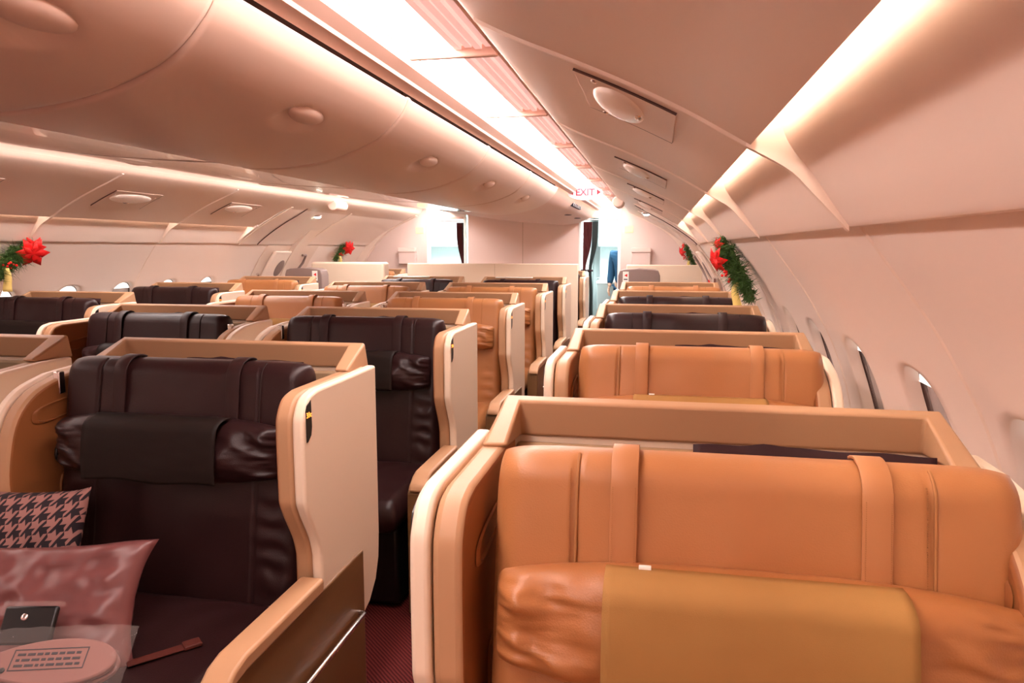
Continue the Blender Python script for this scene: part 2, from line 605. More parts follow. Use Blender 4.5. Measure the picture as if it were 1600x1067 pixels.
# ------------------------------------------------------------------ aisle ceiling light troughs
BARS = [1.33, 2.46, 3.59, 4.74, 5.97, 7.15, 8.3, 9.4, 10.4]
for sx, side in ((1, 'right'), (-1, 'left')):
    o = prism_y('ceiling_' + side, [(sx * 1.15, 2.30), (sx * 1.75, 2.30), (sx * 1.75, 2.33), (sx * 1.15, 2.33)], Y_FRONT, Y_BULK, 'soffit_plastic')
    struct(o)
    # fascia between bins and lamp, in two bands with a bead
    o = sheet_prism('trim_fascia_' + side, [(1.186, 2.162), (1.222, 2.185), (1.226, 2.178), (1.230, 2.189), (1.266, 2.212), (1.27, 2.25)], .01, Y_FRONT, Y_BULK, 'soffit_plastic', sx=sx)
    struct(o)
    o = sheet_prism('trim_edge_' + side, [(1.568, 2.262), (1.568, 2.240), (1.572, 2.232), (1.582, 2.232), (1.586, 2.238), (1.630, 2.190), (1.637, 2.17)], .006, Y_FRONT, Y_BULK, 'soffit_plastic', sx=sx)
    struct(o)
    ys = [Y_FRONT + .01] + BARS + [Y_BULK - .01]
    for i in range(len(ys) - 1):
        a, b_ = ys[i] + .012, ys[i + 1] - .012
        order = ['behind the camera', 'nearest', 'second', 'third', 'fourth', 'fifth', 'sixth', 'seventh', 'eighth', 'last before the bulkhead'][i]
        t = thing('aisle_light', 'bright ceiling light panel over the %s aisle, %s bay of the row' % (side, order), 'light', group='ceiling lights over the %s aisle' % side)
        box('diffuser', sx * 1.275, sx * 1.43, a, b_, 2.252, 2.262, ('lamp_diffuser' if i < 3 else 'lamp_diffuser_mid' if i < 5 else 'lamp_diffuser_rear'), t, bevel=0)
        pv = []
        for k in range(4):
            x = 1.435 + k * .034
            pv.append(box_vf(min(sx * x, sx * (x + .022)), max(sx * x, sx * (x + .022)), a, b_, 2.245 + (k % 2) * .006, 2.262))
        pv.append(box_vf(min(sx * 1.43, sx * 1.567), max(sx * 1.43, sx * 1.567), a, b_, 2.262, 2.27))
        V, Fc = join_vf(pv)
        mesh('slatted_panel', V, Fc, 'lamp_soft', t, smooth=False)
        if i:
            V, Fc = join_vf([box_vf(min(sx * 1.275, sx * 1.575), max(sx * 1.275, sx * 1.575), ys[i] - .011, ys[i] + .011, 2.222, 2.262)])
            mesh('crossbar', V, Fc, 'soffit_plastic', t, bevel=.005)

# ------------------------------------------------------------------ centre overhead bins
BIN_R = smooth_profile([(1.186, 2.147), (1.153, 2.088), (1.072, 2.012), (.97, 1.965), (.86, 1.935), (.74, 1.918), (.62, 1.912), (.50, 1.922)], 4)
BIN_L = smooth_profile([(.44, 1.932), (0, 1.962), (-.3, 1.995), (-.5, 2.022), (-.8, 2.068), (-1.0, 2.103), (-1.12, 2.128), (-1.186, 2.150)], 4)
SEAMS = [.26, 1.48, 2.69, 4.03, 5.40, 6.90]
LATCH = [1.12, 2.13, 3.36, 4.62, 5.92]
ORD = ['nearest', 'second', 'third', 'fourth', 'farthest']


def bin_door(P, y0, y1, parent, latch_y=None, latch_f=.30, m_='bin_plastic'):
    """fine grid door with the latch bowl pressed into it"""
    L = seclen(P)
    nu = 90; nv = 60
    Vd = []; Fd = []
    lx, lz = lerp_profile(P, latch_f)
    for j in range(nv + 1):
        y = y0 + (y1 - y0) * j / nv
        for i in range(nu + 1):
            f = i / nu
            x, z = lerp_profile(P, f)
            d = 0
            if latch_y is not None:
                e = math.hypot((y - latch_y) / .125, (f * L - latch_f * L) / .068)
                if e < 1: d = .034 * (1 - e ** 3)
            ed = min(y - y0, y1 - y)
            if ed < .012: d += .006 * (1 - ed / .012) ** 2
            Vd.append((x, y, z + d))
    for j in range(nv):
        for i in range(nu):
            a = j * (nu + 1) + i
            Fd.append((a, a + 1, a + nu + 2, a + nu + 1))
    o = mesh('bin_door', Vd, Fd, m_, parent, angle=60)
    md = o.modifiers.new('solid', 'SOLIDIFY'); md.thickness = .008; md.offset = 1
    return lx, lz


for k in range(5):
    y0, y1 = SEAMS[k] + .004, SEAMS[k + 1] - .004
    t = thing('overhead_bin', 'pink-cream curved overhead bin over the right centre seats, %s in the row' % ORD[k], 'luggage bin', (0, 0, 0), group='centre overhead bins, right side')
    body = [(x - (.012 if x > .6 else 0), z + .034) for x, z in BIN_R] + [(.47, 1.99), (.47, 2.30), (1.165, 2.30)]
    prism_y('bin_body', body, y0 + .004, y1 - .004, 'dark_gap', t)
    lx, lz = bin_door(BIN_R, y0, y1, t, LATCH[k])
    # latch: tilted lens over the bowl
    ax_, az_ = lerp_profile(BIN_R, .18); bx_, bz_ = lerp_profile(BIN_R, .30)
    Bv = Vector((ax_ - bx_, 0, az_ - bz_)).normalized(); Tv = Vector((0, 1, 0)); Nv = Bv.cross(Tv)
    M = Matrix((Bv, Tv, Nv)).transposed()
    V, Fc = ellipsoid_vf(Vector((lx, LATCH[k] + .018, lz)) + Bv * .030 - Nv * .002, .036, .104, .017, 32, 14, M)
    mesh('bin_latch', V, Fc, 'bin_plastic', t)
    t = thing('overhead_bin', 'shaded cream overhead bin over the left centre seats, %s in the row' % ORD[k], 'luggage bin', (0, 0, 0), group='centre overhead bins, left side')
    body = [(x, z + .034) for x, z in BIN_L] + [(-1.165, 2.30), (.44, 2.30)]
    prism_y('bin_body', body, y0 + .004, y1 - .004, 'dark_gap', t)
    lx, lz = bin_door(BIN_L, y0, y1, t, LATCH[k], .55, 'bin_gloss')
    V, Fc = ellipsoid_vf((lx, LATCH[k] + .01, lz + .012), .05, .09, .016, 24, 10)
    mesh('bin_latch', V, Fc, 'bin_plastic', t)
# placard on the nearest door
lx, lz = lerp_profile(BIN_R, .12)
# soffit before and after the bins
full = BIN_R + BIN_L
for nm, a, b_, dz in (('ceiling_soffit_front', Y_FRONT, SEAMS[0] - .004, .0), ('ceiling_soffit_rear', SEAMS[-1] + .02, Y_BULK, .035)):
    poly = [(x * (.985 if dz else 1), z + dz) for x, z in full] + [(-1.17, 2.3), (1.17, 2.3)]
    struct(prism_y(nm, poly, a, b_, 'soffit_plastic'))
tv = thing('air_vent', 'small dark slotted vent strip on the rear ceiling soffit', 'vent')
for y in (9.3, 10.4):
    V, Fc = ellipsoid_vf((1.0, y, 2.005), .05, .07, .008)
    mesh('vent_slot', V, Fc, 'window_rim', tv)
V, Fc = join_vf([box_vf(1.10, 1.135, 8.7 + i * .16, 8.8 + i * .16, 2.08, 2.125) for i in range(6)])
t = mesh('ceiling_placard', V, Fc, 'sign_black', bevel=.002)
tag(t, 'dark lettered strip on the ceiling soffit near the exit sign', 'sign')

# ------------------------------------------------------------------ service panels over the side seats
def panel_at(f, y, off=0, sx=1):
    x, z = lerp_profile(PANEL_P, f)
    x1, z1 = lerp_profile(PANEL_P, f - .02); x2, z2 = lerp_profile(PANEL_P, f + .02)
    tx, tz = x2 - x1, z2 - z1; l = math.hypot(tx, tz)
    nx, nz = tz / l, -tx / l     # into the cabin
    return Vector((sx * (x + nx * off), y, z + nz * off))


def service_panel(y0, y1, f0, f1, sx, label):
    t = thing('service_panel', label, 'reading light panel', group='reading light panels, %s side' % ('right' if sx > 0 else 'left'))
    n = 16
    Vp = []; Fp = []
    for off in (.001, .0055):
        for j in (0, 1):
            for i in range(n + 1):
                Vp.append(panel_at(f0 + (f1 - f0) * i / n, (y0, y1)[j], off, sx))
    a, b_, c, d = 0, n + 1, 2 * (n + 1), 3 * (n + 1)
    for i in range(n):
        Fp += [(a + i, a + i + 1, b_ + i + 1, b_ + i), (c + i, d + i, d + i + 1, c + i + 1),
               (a + i, c + i, c + i + 1, a + i + 1), (b_ + i, b_ + i + 1, d + i + 1, d + i)]
    Fp += [(a, b_, d, c), (a + n, c + n, d + n, b_ + n)]
    mesh('panel_plate', Vp, Fp, 'panel_plastic', t, bevel=.0015)
    # dark edge gap at both ends
    for yy in (y0, y1):
        pts = [panel_at(f0 + (f1 - f0) * i / n, yy, .003, sx) for i in range(n + 1)]
        V, Fc = tube_vf(pts, .0035, 6)
        mesh('edge_seal', V, Fc, 'window_rim', t)
    # oval lamp cover, a proud lens shape
    yc = (y0 + y1) / 2
    fm = f0 + (f1 - f0) * .40
    c0 = panel_at(fm, yc, .006, sx)
    N = (panel_at(fm, yc, 1, sx) - panel_at(fm, yc, 0, sx)).normalized()
    T = Vector((0, 1, 0)); B = T.cross(N)
    M = Matrix((B, T, N)).transposed()
    hw = (f1 - f0) * seclen(PANEL_P) / 2
    V, Fc = ellipsoid_vf(c0, hw * .55, (y1 - y0) * .42, .017, 30, 12, M)
    mesh('lamp_cover', V, Fc, 'reading_white', t)
    V, Fc = ellipsoid_vf(c0 - B * 0 + (panel_at(f0 + (f1 - f0) * .62, yc, .008, sx) - c0), .014, .045, .012, 18, 8, M)
    mesh('reading_lamp', V, Fc, 'chrome', t)
    for q in (-1, 1):
        V, Fc = ellipsoid_vf(panel_at(f0 + (f1 - f0) * .2, yc + q * (y1 - y0) * .44, .006, sx), .009, .009, .005, 12, 6, M)
        mesh('screw_cap', V, Fc, 'chrome', t)


PSU_Y = [(.1, .58), (1.84, 2.32), (3.60, 4.08), (5.10, 5.60), (6.65, 7.15), (8.0, 8.3)]
for i, (a, b_) in enumerate(PSU_Y):
    o_ = ['out of sight', 'nearest and largest', 'second', 'third', 'fourth', 'farthest'][i]
    if i: service_panel(a, b_, .40, .76, 1, 'oval reading light plate on the right ceiling panel, %s of the row' % o_)
    if 1 < i < 5: service_panel(a - .10, b_ - .06, .40, .74, -1, 'oval reading light plate on the left ceiling panel, %s of the row' % ['', '', 'nearest', 'second', 'third', 'farthest'][i])

# ------------------------------------------------------------------ seats
def fbm(x, y, z=0):
    return noise.noise(Vector((x, y, z))) + .5 * noise.noise(Vector((x * 2.1, y * 2.1, z + 7)))


def pad(name, w, h, t, m, parent, nx=60, nz=50, r=None, seams=(), wr=.004, wrs=6., puff=.012, taper=0, seed=0, side_wr=0, pinch=0):
    """soft upholstered slab standing in xz, centred on x, front towards -y, z 0..h, with rounded edges"""
    r = r or t * .5
    Vd = []; Fd = []

    def shape(u, v, s):
        # u,v in -1..1 over the face, s = -1 front / +1 back
        eu = 1 - abs(u); ev = 1 - abs(v)
        x = u * w / 2; z = h / 2 + v * h / 2
        du = eu * w / 2; dv = ev * h / 2
        k = 1.0
        for d in (du, dv):
            if d < r: k *= math.sqrt(max(0, 1 - (1 - d / r) ** 2))
        th = t / 2 * k
        if s < 0:
            th += puff * (1 - u * u) * (1 - v * v)
            th += wr * k * fbm(x * wrs + seed, z * wrs * .8, seed)
            if side_wr and z < h * .55:
                sw = math.exp(-((abs(x) - w * .40) / .045) ** 2)
                th += side_wr * k * sw * math.sin(z * 95 + 3 * fbm(x * 9, z * 7, seed) + 40 * abs(x)) * (0.5 + .5 * math.sin(z * 11 + seed))
            if pinch:
                th += .010 * k * abs(u) ** 3 * math.sin(v * 8 + u * 17 + 3 * fbm(u * 3, v * 3, seed))
            for sxx in seams:
                th -= .006 * k * math.exp(-((x - sxx) / .004) ** 2)
        if pinch:
            c = (abs(u) ** 6) * (abs(v) ** 6)
            th *= 1 - .3 * abs(u) ** 8
            z += -v * pinch * (abs(u) ** 3) * h * .5 * (1 - .2 * c)
        x *= (1 - taper * max(0, v)) * (1 - .03 * abs(v) ** 14)
        z = h / 2 + (z - h / 2) * (1 - .03 * abs(u) ** 14)
        return (x, s * th, z)
    idx = {}
    for s in (-1, 1):
        for j in range(nz + 1):
            for i in range(nx + 1):
                u = math.sin((i / nx - .5) * math.pi) * .35 + (i / nx * 2 - 1) * .65
                v = math.sin((j / nz - .5) * math.pi) * .35 + (j / nz * 2 - 1) * .65
                edge = i in (0, nx) or j in (0, nz)
                if s == 1 and edge:
                    idx[(s, i, j)] = idx[(-1, i, j)]
                    continue
                idx[(s, i, j)] = len(Vd)
                p = shape(u, v, s)
                Vd.append((p[0], 0 if edge else p[1], p[2]))
    for s in (-1, 1):
        for j in range(nz):
            for i in range(nx):
                q = (idx[(s, i, j)], idx[(s, i + 1, j)], idx[(s, i + 1, j + 1)], idx[(s, i, j + 1)])
                Fd.append(q if s < 0 else q[::-1])
    return mesh(name, Vd, Fd, m, parent, angle=80)


TILT = math.radians(9)


def seat(label, look, a, plen, hw=.49, detail=2, group=None, seed=0):
    """airline seat facing -y. local origin on the floor under the shell's rear top edge. a=+1: aisle on +x"""
    t = thing('airline_seat', label, 'airline seat', group=group)
    L_, ST, CV, SQ = ('leather_tan', 'strap_tan', 'cover_tan', 'stitch_tan') if look == 'tan' else ('leather_dark', 'strap_dark', 'cover_dark', 'stitch_dark')
    # --- hood: U-shaped padded rim
    po = [(-hw, -.19), (-hw + .01, 0), (hw - .01, 0), (hw, -.19)]
    pi = [(-hw + .055, -.185), (-hw + .06, -.05), (hw - .06, -.05), (hw - .055, -.185)]
    zt = [1.203, 1.27, 1.27, 1.203]; zb = [1.192, 1.185, 1.185, 1.192]
    Vh = []
    for k in range(4):
        ty = -.0
        Vh += [(po[k][0] * .985, po[k][1] - ty, zt[k]), (pi[k][0], pi[k][1], zt[k] - .002), (pi[k][0], pi[k][1] + .012, zb[k]), (po[k][0], po[k][1] + .01, zb[k])]
    Fh = []
    for k in range(3):
        for q in range(4):
            Fh.append((k * 4 + q, k * 4 + (q + 1) % 4, (k + 1) * 4 + (q + 1) % 4, (k + 1) * 4 + q))
    Fh += [(0, 1, 2, 3), (15, 14, 13, 12)]
    mesh('shell_rim', Vh, Fh, 'tan_trim', t, bevel=.012, seg=4, angle=50)
    # --- shell back wall (ivory outside) and inner liner
    box('shell_back', -hw + .006, hw - .006, -.028, -.004, .42, 1.186, 'ivory', t, bevel=.006)
    box('back_liner', -hw + .05, hw - .05, -.055, -.030, .25, 1.172, 'tan_liner', t, bevel=.008)
    # dark flap of the backrest seen above the cushion
    Vf = []; Ff = []
    nfl = 30
    for i in range(nfl + 1):
        x = -.05 + .42 * i / nfl
        zz = 1.240 + .0015 * math.sin(i * .6) + .006 * math.exp(-((i - 9) / 2.0) ** 2)
        Vf += [(x, -.255, 1.19), (x, -.245, zz - .006 * abs(i / nfl - .3))]
    for i in range(nfl):
        Ff.append((2 * i, 2 * i + 1, 2 * i + 3, 2 * i + 2))
    mesh('back_flap', Vf, Ff, 'flap_dark', t, solid=.004)
    # --- side panels: ivory outside, tan inside
    for s in (-1, 1):
        f = -plen
        prof = [(-.225, .02), (-.225, .36), (-.15, .385), (-.09, .44), (-.06, .51), (-.05, .60), (-.05, 1.200), (-.19, 1.200), (f + .10, 1.200), (f + .045, 1.187), (f + .012, 1.150), (f + .0, 1.10), (f + .0, .93), (f + .008, .87), (f + .07, .76), (f + .09, .70), (f + .09, .02)]
        if s != a:
            prof = [(-.225, .02), (-.225, .36), (-.15, .385), (-.09, .44), (-.06, .51), (-.05, .60), (-.05, 1.195), (-.19, 1.195), (f + .26, 1.185), (f + .14, 1.15), (f + .06, 1.08), (f + .02, .97), (f + .01, .85), (f + .05, .70), (f + .09, .60), (f + .09, .02)]
        prof = prof[:8] + smooth_profile(prof[8:-1], 4) + [prof[-1]]
        xo = hw + .040
        xm = hw + .006
        xi = hw - .050
        prism_x('side_panel', prof, s * xm, s * xo, 'ivory', t, bevel=.009, seg=3)
        prof2 = [(min(y, -.03) + (.004 if y < -.3 else 0), z - .004 if z > .1 else z) for y, z in prof]
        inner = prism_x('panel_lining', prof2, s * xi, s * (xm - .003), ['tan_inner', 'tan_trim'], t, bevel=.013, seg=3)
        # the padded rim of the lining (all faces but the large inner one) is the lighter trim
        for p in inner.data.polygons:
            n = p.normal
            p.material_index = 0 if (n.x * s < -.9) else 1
        # inner face recesses
        xf = s * (xi - .002)
        for yy, zz, ww, hh, mm in ((-plen * .62, 1.075, .095, .026, 'pocket_violet'), (-plen * .60, .80, .03, .05, 'pocket_violet')):
            n = 24
            Vr = []; Fr = []
            for q, (sc, xx) in enumerate(((1.18, 0), (1.08, .004), (.98, .004), (.92, -.003), (.0, -.003))):
                for i in range(n):
                    y_, z_ = superell(ww * sc, hh * sc, 2 * math.pi * i / n, 3)
                    Vr.append((xf - s * xx, yy + y_, zz + z_ + y_ * .10))
            for q in range(4):
                for i in range(n):
                    j = (i + 1) % n
                    Fr.append((q * n + i, q * n + j, (q + 1) * n + j, (q + 1) * n + i))
            pk = mesh('panel_pocket', Vr, Fr, ['tan_inner', mm], t)
            for p in pk.data.polygons:
                c = p.center
                if abs(c.y - yy) < ww * .93 and abs(c.z - zz) < hh * .93 and p.index >= 3 * n: p.material_index = 1
        if s != a:
            box('folding_lamp', s * (xi - .004), s * (xi + .020), f + .235, f + .262, 1.120, 1.196, 'chrome', t, bevel=.004)
        if detail > 1 and s != a:
            # headphone hook ring
            ring = [(xf - s * .012, -plen * .62 + .038 * math.cos(q * math.pi / 8), .93 + .038 * math.sin(q * math.pi / 8)) for q in range(17)]
            tube('headphone_hook', ring, .007, 'black', t)
            V, Fc = ellipsoid_vf((xf - s * .006, -plen * .62, .93), .010, .024, .026)
            mesh('hook_button', V, Fc, 'tan_inner', t)
    # seat number display on the aisle panel
    xo = a * (hw + .040)
    yd0 = -plen + .018
    pd = [(yd0, 1.150), (yd0 + .008, 1.166), (yd0 + .032, 1.178), (yd0 + .034, 1.10), (yd0 + .028, 1.078), (yd0 + .008, 1.062), (yd0, 1.062)]
    dsp = prism_x('seat_number_display', pd, xo - a * .001, xo + a * .0016, 'black', t, bevel=0)
    if detail and a > 0:
        text_mesh('display_digits', '31c', .022, 'display_orange', dsp, (xo + a * .0022, yd0 + .017, 1.138), (math.pi / 2, 0, a * math.pi / 2))
    # --- cushions
    cz, ch = .43, .825
    cush = pad('backrest_cushion', .87, ch, .13, L_, t, nx=110 if detail > 1 else 60, nz=90 if detail > 1 else 50, r=.055, seams=(-.285, .285), wr=.005, puff=.012, seed=seed, side_wr=.006, taper=.0)
    cush.rotation_euler = (-TILT, 0, 0)
    cush.location = (-a * (.03 if hw < .49 else .0), -.425 - (.03 if hw < .49 else 0), cz)
    if detail:
        # piping along both seams
        for sxx in (-.285, .285):
            pts = []
            for i in range(15):
                z = ch * (.72 + .27 * i / 14)
                dv = ch - z
                k = math.sqrt(max(0, 1 - (1 - min(1, dv / .055)) ** 2))
                u = sxx / .435; v = 2 * z / ch - 1
                pts.append((sxx + .004, -(.065 * k + .012 * (1 - u * u) * (1 - v * v)) - .001, z))
            tube('seam_piping', pts, .0028, SQ, cush, 6)
            if detail > 1 and look == 'tan':
                dash = []
                for i in range(150):
                    z = ch * .30 + i * .0037
                    if z > ch - .03: break
                    dv = ch - z
                    k = math.sqrt(max(0, 1 - (1 - min(1, dv / .055)) ** 2))
                    u = sxx / .435; v = 2 * z / ch - 1
                    yy = -(.065 * k + .012 * (1 - u * u) * (1 - v * v)) - .0015
                    dash.append(box_vf(sxx - .0085, sxx - .0071, yy - .001, yy + .002, z, z + .0019))
                V, Fc = join_vf(dash)
                mesh('seam_stitching', V, Fc, 'stitch_tan', cush, smooth=False)
    # straps over the top of the cushion
    for sxx in (-.20, .20):
        Vs = []; Fs = []
        pts = []
        ztop = ch
        for i in range(25):
            q = i / 24
            if q < .55:
                z = ch - .055 - (.55 - q) / .55 * .16 + 0
                y = -.082
            else:
                an = (q - .55) / .45 * math.pi * .62
                z = ch - .055 + .064 * math.sin(an)
                y = -.082 + .075 * (1 - math.cos(an))
            pts.append((y, z))
        for y, z in pts:
            Vs += [(sxx - .023, y, z), (sxx + .023, y, z)]
        for i in range(24):
            Fs.append((2 * i, 2 * i + 1, 2 * i + 3, 2 * i + 2))
        st = mesh('headrest_strap', Vs, Fs, ST, cush, solid=.005, bevel=.001)
        if detail > 1 and look == 'tan':
            dash = []
            for e in (-.019, .019):
                for i in range(46):
                    z0 = ch - .215 + i * .0035
                    dash.append(box_vf(sxx + e - .0007, sxx + e + .0007, -.0882, -.0868, z0, z0 + .0018))
            V, Fc = join_vf(dash)
            mesh('strap_stitching', V, Fc, 'stitch_tan', st, smooth=False)
    # headrest pillow
    hp = pad('headrest_pillow', .82 if hw < .49 else .78, .21, .11, L_ if look == 'dark' else 'leather_tan_dark', cush, nx=100, nz=40, r=.05, wr=.022, wrs=9, puff=.03, pinch=.30, seed=seed + 3)
    hp.location = (0, -.10, ch - .385)
    # cloth cover draped over the pillow
    Vc = []; Fc = []
    nx_, nz_ = 30, 26
    for j in range(nz_ + 1):
        q = j / nz_
        for i in range(nx_ + 1):
            x = -.225 + .45 * i / nx_
            w_ = .0035 * fbm(x * 9 + seed, q * 4, 1.3)
            if q < .22:
                an = q / .22 * math.pi / 2
                y = -.05 * math.sin(an) - .022 * math.sin(an); z = .10 + .104 * math.cos(an) * 1.0
                y = -.078 * math.sin(an); z = .165 + .040 * math.cos(an)
            else:
                k = (q - .22) / .78
                y = -.078 - .006 * math.sin(k * math.pi); z = .165 - k * .155
                y += .006 * k
            Vc.append((x, y - w_ * .5 - .022, z + .004 * math.sin(i * .35 + seed) * q))
    for j in range(nz_):
        for i in range(nx_):
            k = j * (nx_ + 1) + i
            Fc.append((k, k + 1, k + nx_ + 2, k + nx_ + 1))
    mesh('headrest_cover', Vc, Fc, CV, hp, solid=.003)
    if detail > 1 and look == 'tan':
        tg = box('care_tag', -.172, -.152, -.034, -.022, .200, .212, 'white', hp, bevel=.001)

    # seat cushion
    sc = pad('seat_cushion', .86, .60, .15, L_, t, nx=50, nz=40, r=.06, wr=.004, puff=.015, seed=seed + 9)
    sc.rotation_euler = (-math.pi / 2 + .03, 0, 0)
    sc.scale = (1, 1, 1)
    sc.location = (0, -1.08, .445)
    sc.rotation_euler = (math.radians(-88), 0, 0)
    box('seat_base', -.40, .40, -.98, -.12, .02, .38, 'black', t, bevel=.02)
    # --- armrest / console on the aisle side
    x0, x1 = a * (hw - .04), a * (hw + .043)
    body = [(-.22, .02), (-.22, .615), (-.20, .62), (-plen + .06, .632), (-1.02, .612), (-1.09, .595), (-1.125, .55), (-1.13, .45), (-1.13, .02)]
    body = [(-.215, .02), (-.215, .60), (-.26, .602), (-.95, .602), (-1.0, .592), (-1.03, .56), (-1.035, .45), (-1.035, .02)]
    prism_x('armrest_body', body, x0 + a * .004, x1 + a * .004, 'brown_face', t, bevel=.006)
    padp = [(-plen + .075, .600), (-plen + .075, .642), (-.95, .642), (-1.00, .630), (-1.045, .600), (-1.052, .575), (-1.035, .570), (-1.0, .592), (-.95, .600)]
    prism_x('armrest_pad', padp, x0 + a * .018, x1 + a * .010, 'tan_trim', t, bevel=.012, seg=3)
    rail = [(x1 + a * .004, -.27, .405), (x1 + a * .026, -.275, .405), (x1 + a * .026, -.72, .405), (x1 + a * .004, -.725, .405)]
    tube('side_handle', rail, .008, 'chrome', t, 10)
    # inner armrest on the other side
    x0, x1 = -a * (hw - .055), -a * (hw + .035)
    prism_x('inner_armrest', [(-.215, .02), (-.215, .56), (-.95, .56), (-1.0, .53), (-1.0, .02)], x0, x1, 'tan_inner', t, bevel=.015)
    return t


def copy_tree(o, parent=None):
    c = o.copy(); COL.objects.link(c)
    if parent: c.parent = parent
    for ch in list(o.children): copy_tree(ch, c)
    return c


POS = ['nearest', 'second', 'third', 'fourth', 'fifth']
seats = []
protos = {}


def place(look, a, x, y, plen, label, group, hw=.49, seed=0, near=False):
    key = (look, a, round(plen, 2), hw, near)
    if key not in protos:
        protos[key] = seat(label, look, a, plen, hw, 2 if near else 1, group, seed)
        o = protos[key]
    else:
        o = copy_tree(protos[key])
        o['label'] = label; o['group'] = group
    o.location = (x, y, 0)
    return o


GR = 'seats along the right windows'
place('tan', -1, 2.225, 1.645, .53, 'tan leather seat filling the lower right foreground', GR, .475, 1, True)
place('tan', -1, 2.225, 3.10, .50, 'orange tan seat on the right, directly behind the big foreground seat', GR, .475, 4, True)
place('dark', -1, 2.225, 4.50, .50, 'dark brown seat on the right, between the orange tan seat and the other dark one', GR, .475, 2)
place('dark', -1, 2.225, 5.92, .50, 'dark brown seat on the right, just in front of the last pale tan seat', GR, .475, 2)
place('tan', -1, 2.225, 7.41, .50, 'small pale tan seat on the right, last before the grey cabinet', GR, .475, 1)
GC = 'centre seats beside the right aisle'
place('dark', 1, .61, 2.46, .60, 'dark brown seat in the left foreground with pillows on it', GC, .50, 5, True)
place('dark', 1, .61, 3.96, .60, 'dark brown centre seat beside the aisle, directly behind the one with pillows', GC, .50, 5, True)
place('tan', 1, .61, 5.45, .60, 'tan centre seat beside the aisle, nearer of the two tan ones there', GC, .50, 6)
place('tan', 1, .61, 6.98, .60, 'tan centre seat beside the aisle, farther of the two tan ones there', GC, .50, 6)
place('dark', 1, .61, 8.48, .60, 'dark centre seat beside the aisle, right in front of the ivory partition', GC, .50, 5)
place('dark', 1, .61, 10.75, .60, 'dark seat half hidden behind the ivory centre partition', GC, .50, 5)
GL = 'centre seats on the left of the pair'
place('dark', -1, -.60, 2.46, .60, 'dark seat cut off by the left edge, beside the seat with pillows', GL, .50, 8)
place('dark', -1, -.60, 3.96, .60, 'dark greyish centre-left seat behind the pale rim at the left', GL, .50, 8)
place('tan', -1, -.60, 5.45, .60, 'tan centre-left seat, nearer of its two tan neighbours', GL, .50, 9)
place('tan', -1, -.60, 6.98, .60, 'tan centre-left seat, farther of its two tan neighbours', GL, .50, 9)
place('dark', -1, -.60, 8.48, .60, 'dark centre-left seat with papers, against the ivory partition', GL, .50, 8)
GW = 'seats along the left windows'
place('dark', 1, -2.24, 4.98, .50, 'dark seat by the left windows, cut off by the left edge', GW, .475, 3)
place('dark', 1, -2.24, 6.48, .50, 'dark seat by the left windows, in the middle of its column', GW, .475, 3)
place('tan', 1, -2.24, 8.05, .50, 'brown tan seat by the left exit door', GW, .475, 3)
place('tan', 1, -2.24, 11.2, .50, 'tan seat in the gap between the two ivory partitions', GW, .475, 3)

# ------------------------------------------------------------------ partitions and units before the bulkhead
o = box('partition', -1.12, 1.13, 9.36, 9.40, 0, 1.40, 'ivory', bevel=.012)
tag(o, 'wide low ivory partition across the centre with a thin seam', 'partition')
box('partition_seam', .055, .058, 9.357, 9.361, .05, 1.39, 'tan_liner', o, bevel=0)
o = box('partition', -2.45, -1.42, 9.30, 9.50, 0, 1.41, 'ivory', bevel=.03, seg=4)
tag(o, 'ivory partition on the left with a rounded pale corner', 'partition')
o = box('partition', 1.72, 2.66, 9.60, 9.66, 0, 1.385, 'ivory', bevel=.012)
tag(o, 'ivory partition on the right in front of the grey-pink bulkhead', 'partition')


def unit(x0, x1, y, label, sgn):
    t = thing('stowage_unit', label, 'cabinet', ((x0 + x1) / 2, y, 0))
    w = (x1 - x0) / 2
    poly = [(-w, .0), (-w, 1.27), (-w + .02, 1.33), (-w + .07, 1.345), (0, 1.355), (w - .07, 1.345), (w - .02, 1.33), (w, 1.27), (w, 0)]
    prism_y('unit_body', poly, -.1, .1, 'grey_unit', t, bevel=.01)
    cx = sgn * (w - .09)
    p = box('warning_label', cx - .035, cx + .035, -.104, -.101, 1.20, 1.32, 'white', t, bevel=0)
    tri = [(cx + .02, -.106, 1.295), (cx - .018, -.106, 1.275), (cx + .02, -.106, 1.255)]
    mesh('label_mark', tri + [(x, -.105, z) for x, _, z in tri], [(0, 1, 2), (5, 4, 3), (0, 3, 4, 1), (1, 4, 5, 2), (2, 5, 3, 0)], 'red', p, smooth=False)
    box('label_text', cx - .022, cx + .022, -.106, -.105, 1.222, 1.234, 'sign_black', p, bevel=0)
    return t


unit(1.65, 2.14, 9.05, 'grey-brown rounded cabinet on the right with a small warning label', -1)
unit(-2.42, -1.93, 8.62, 'grey-brown rounded cabinet on the left beside the exit door', 1)

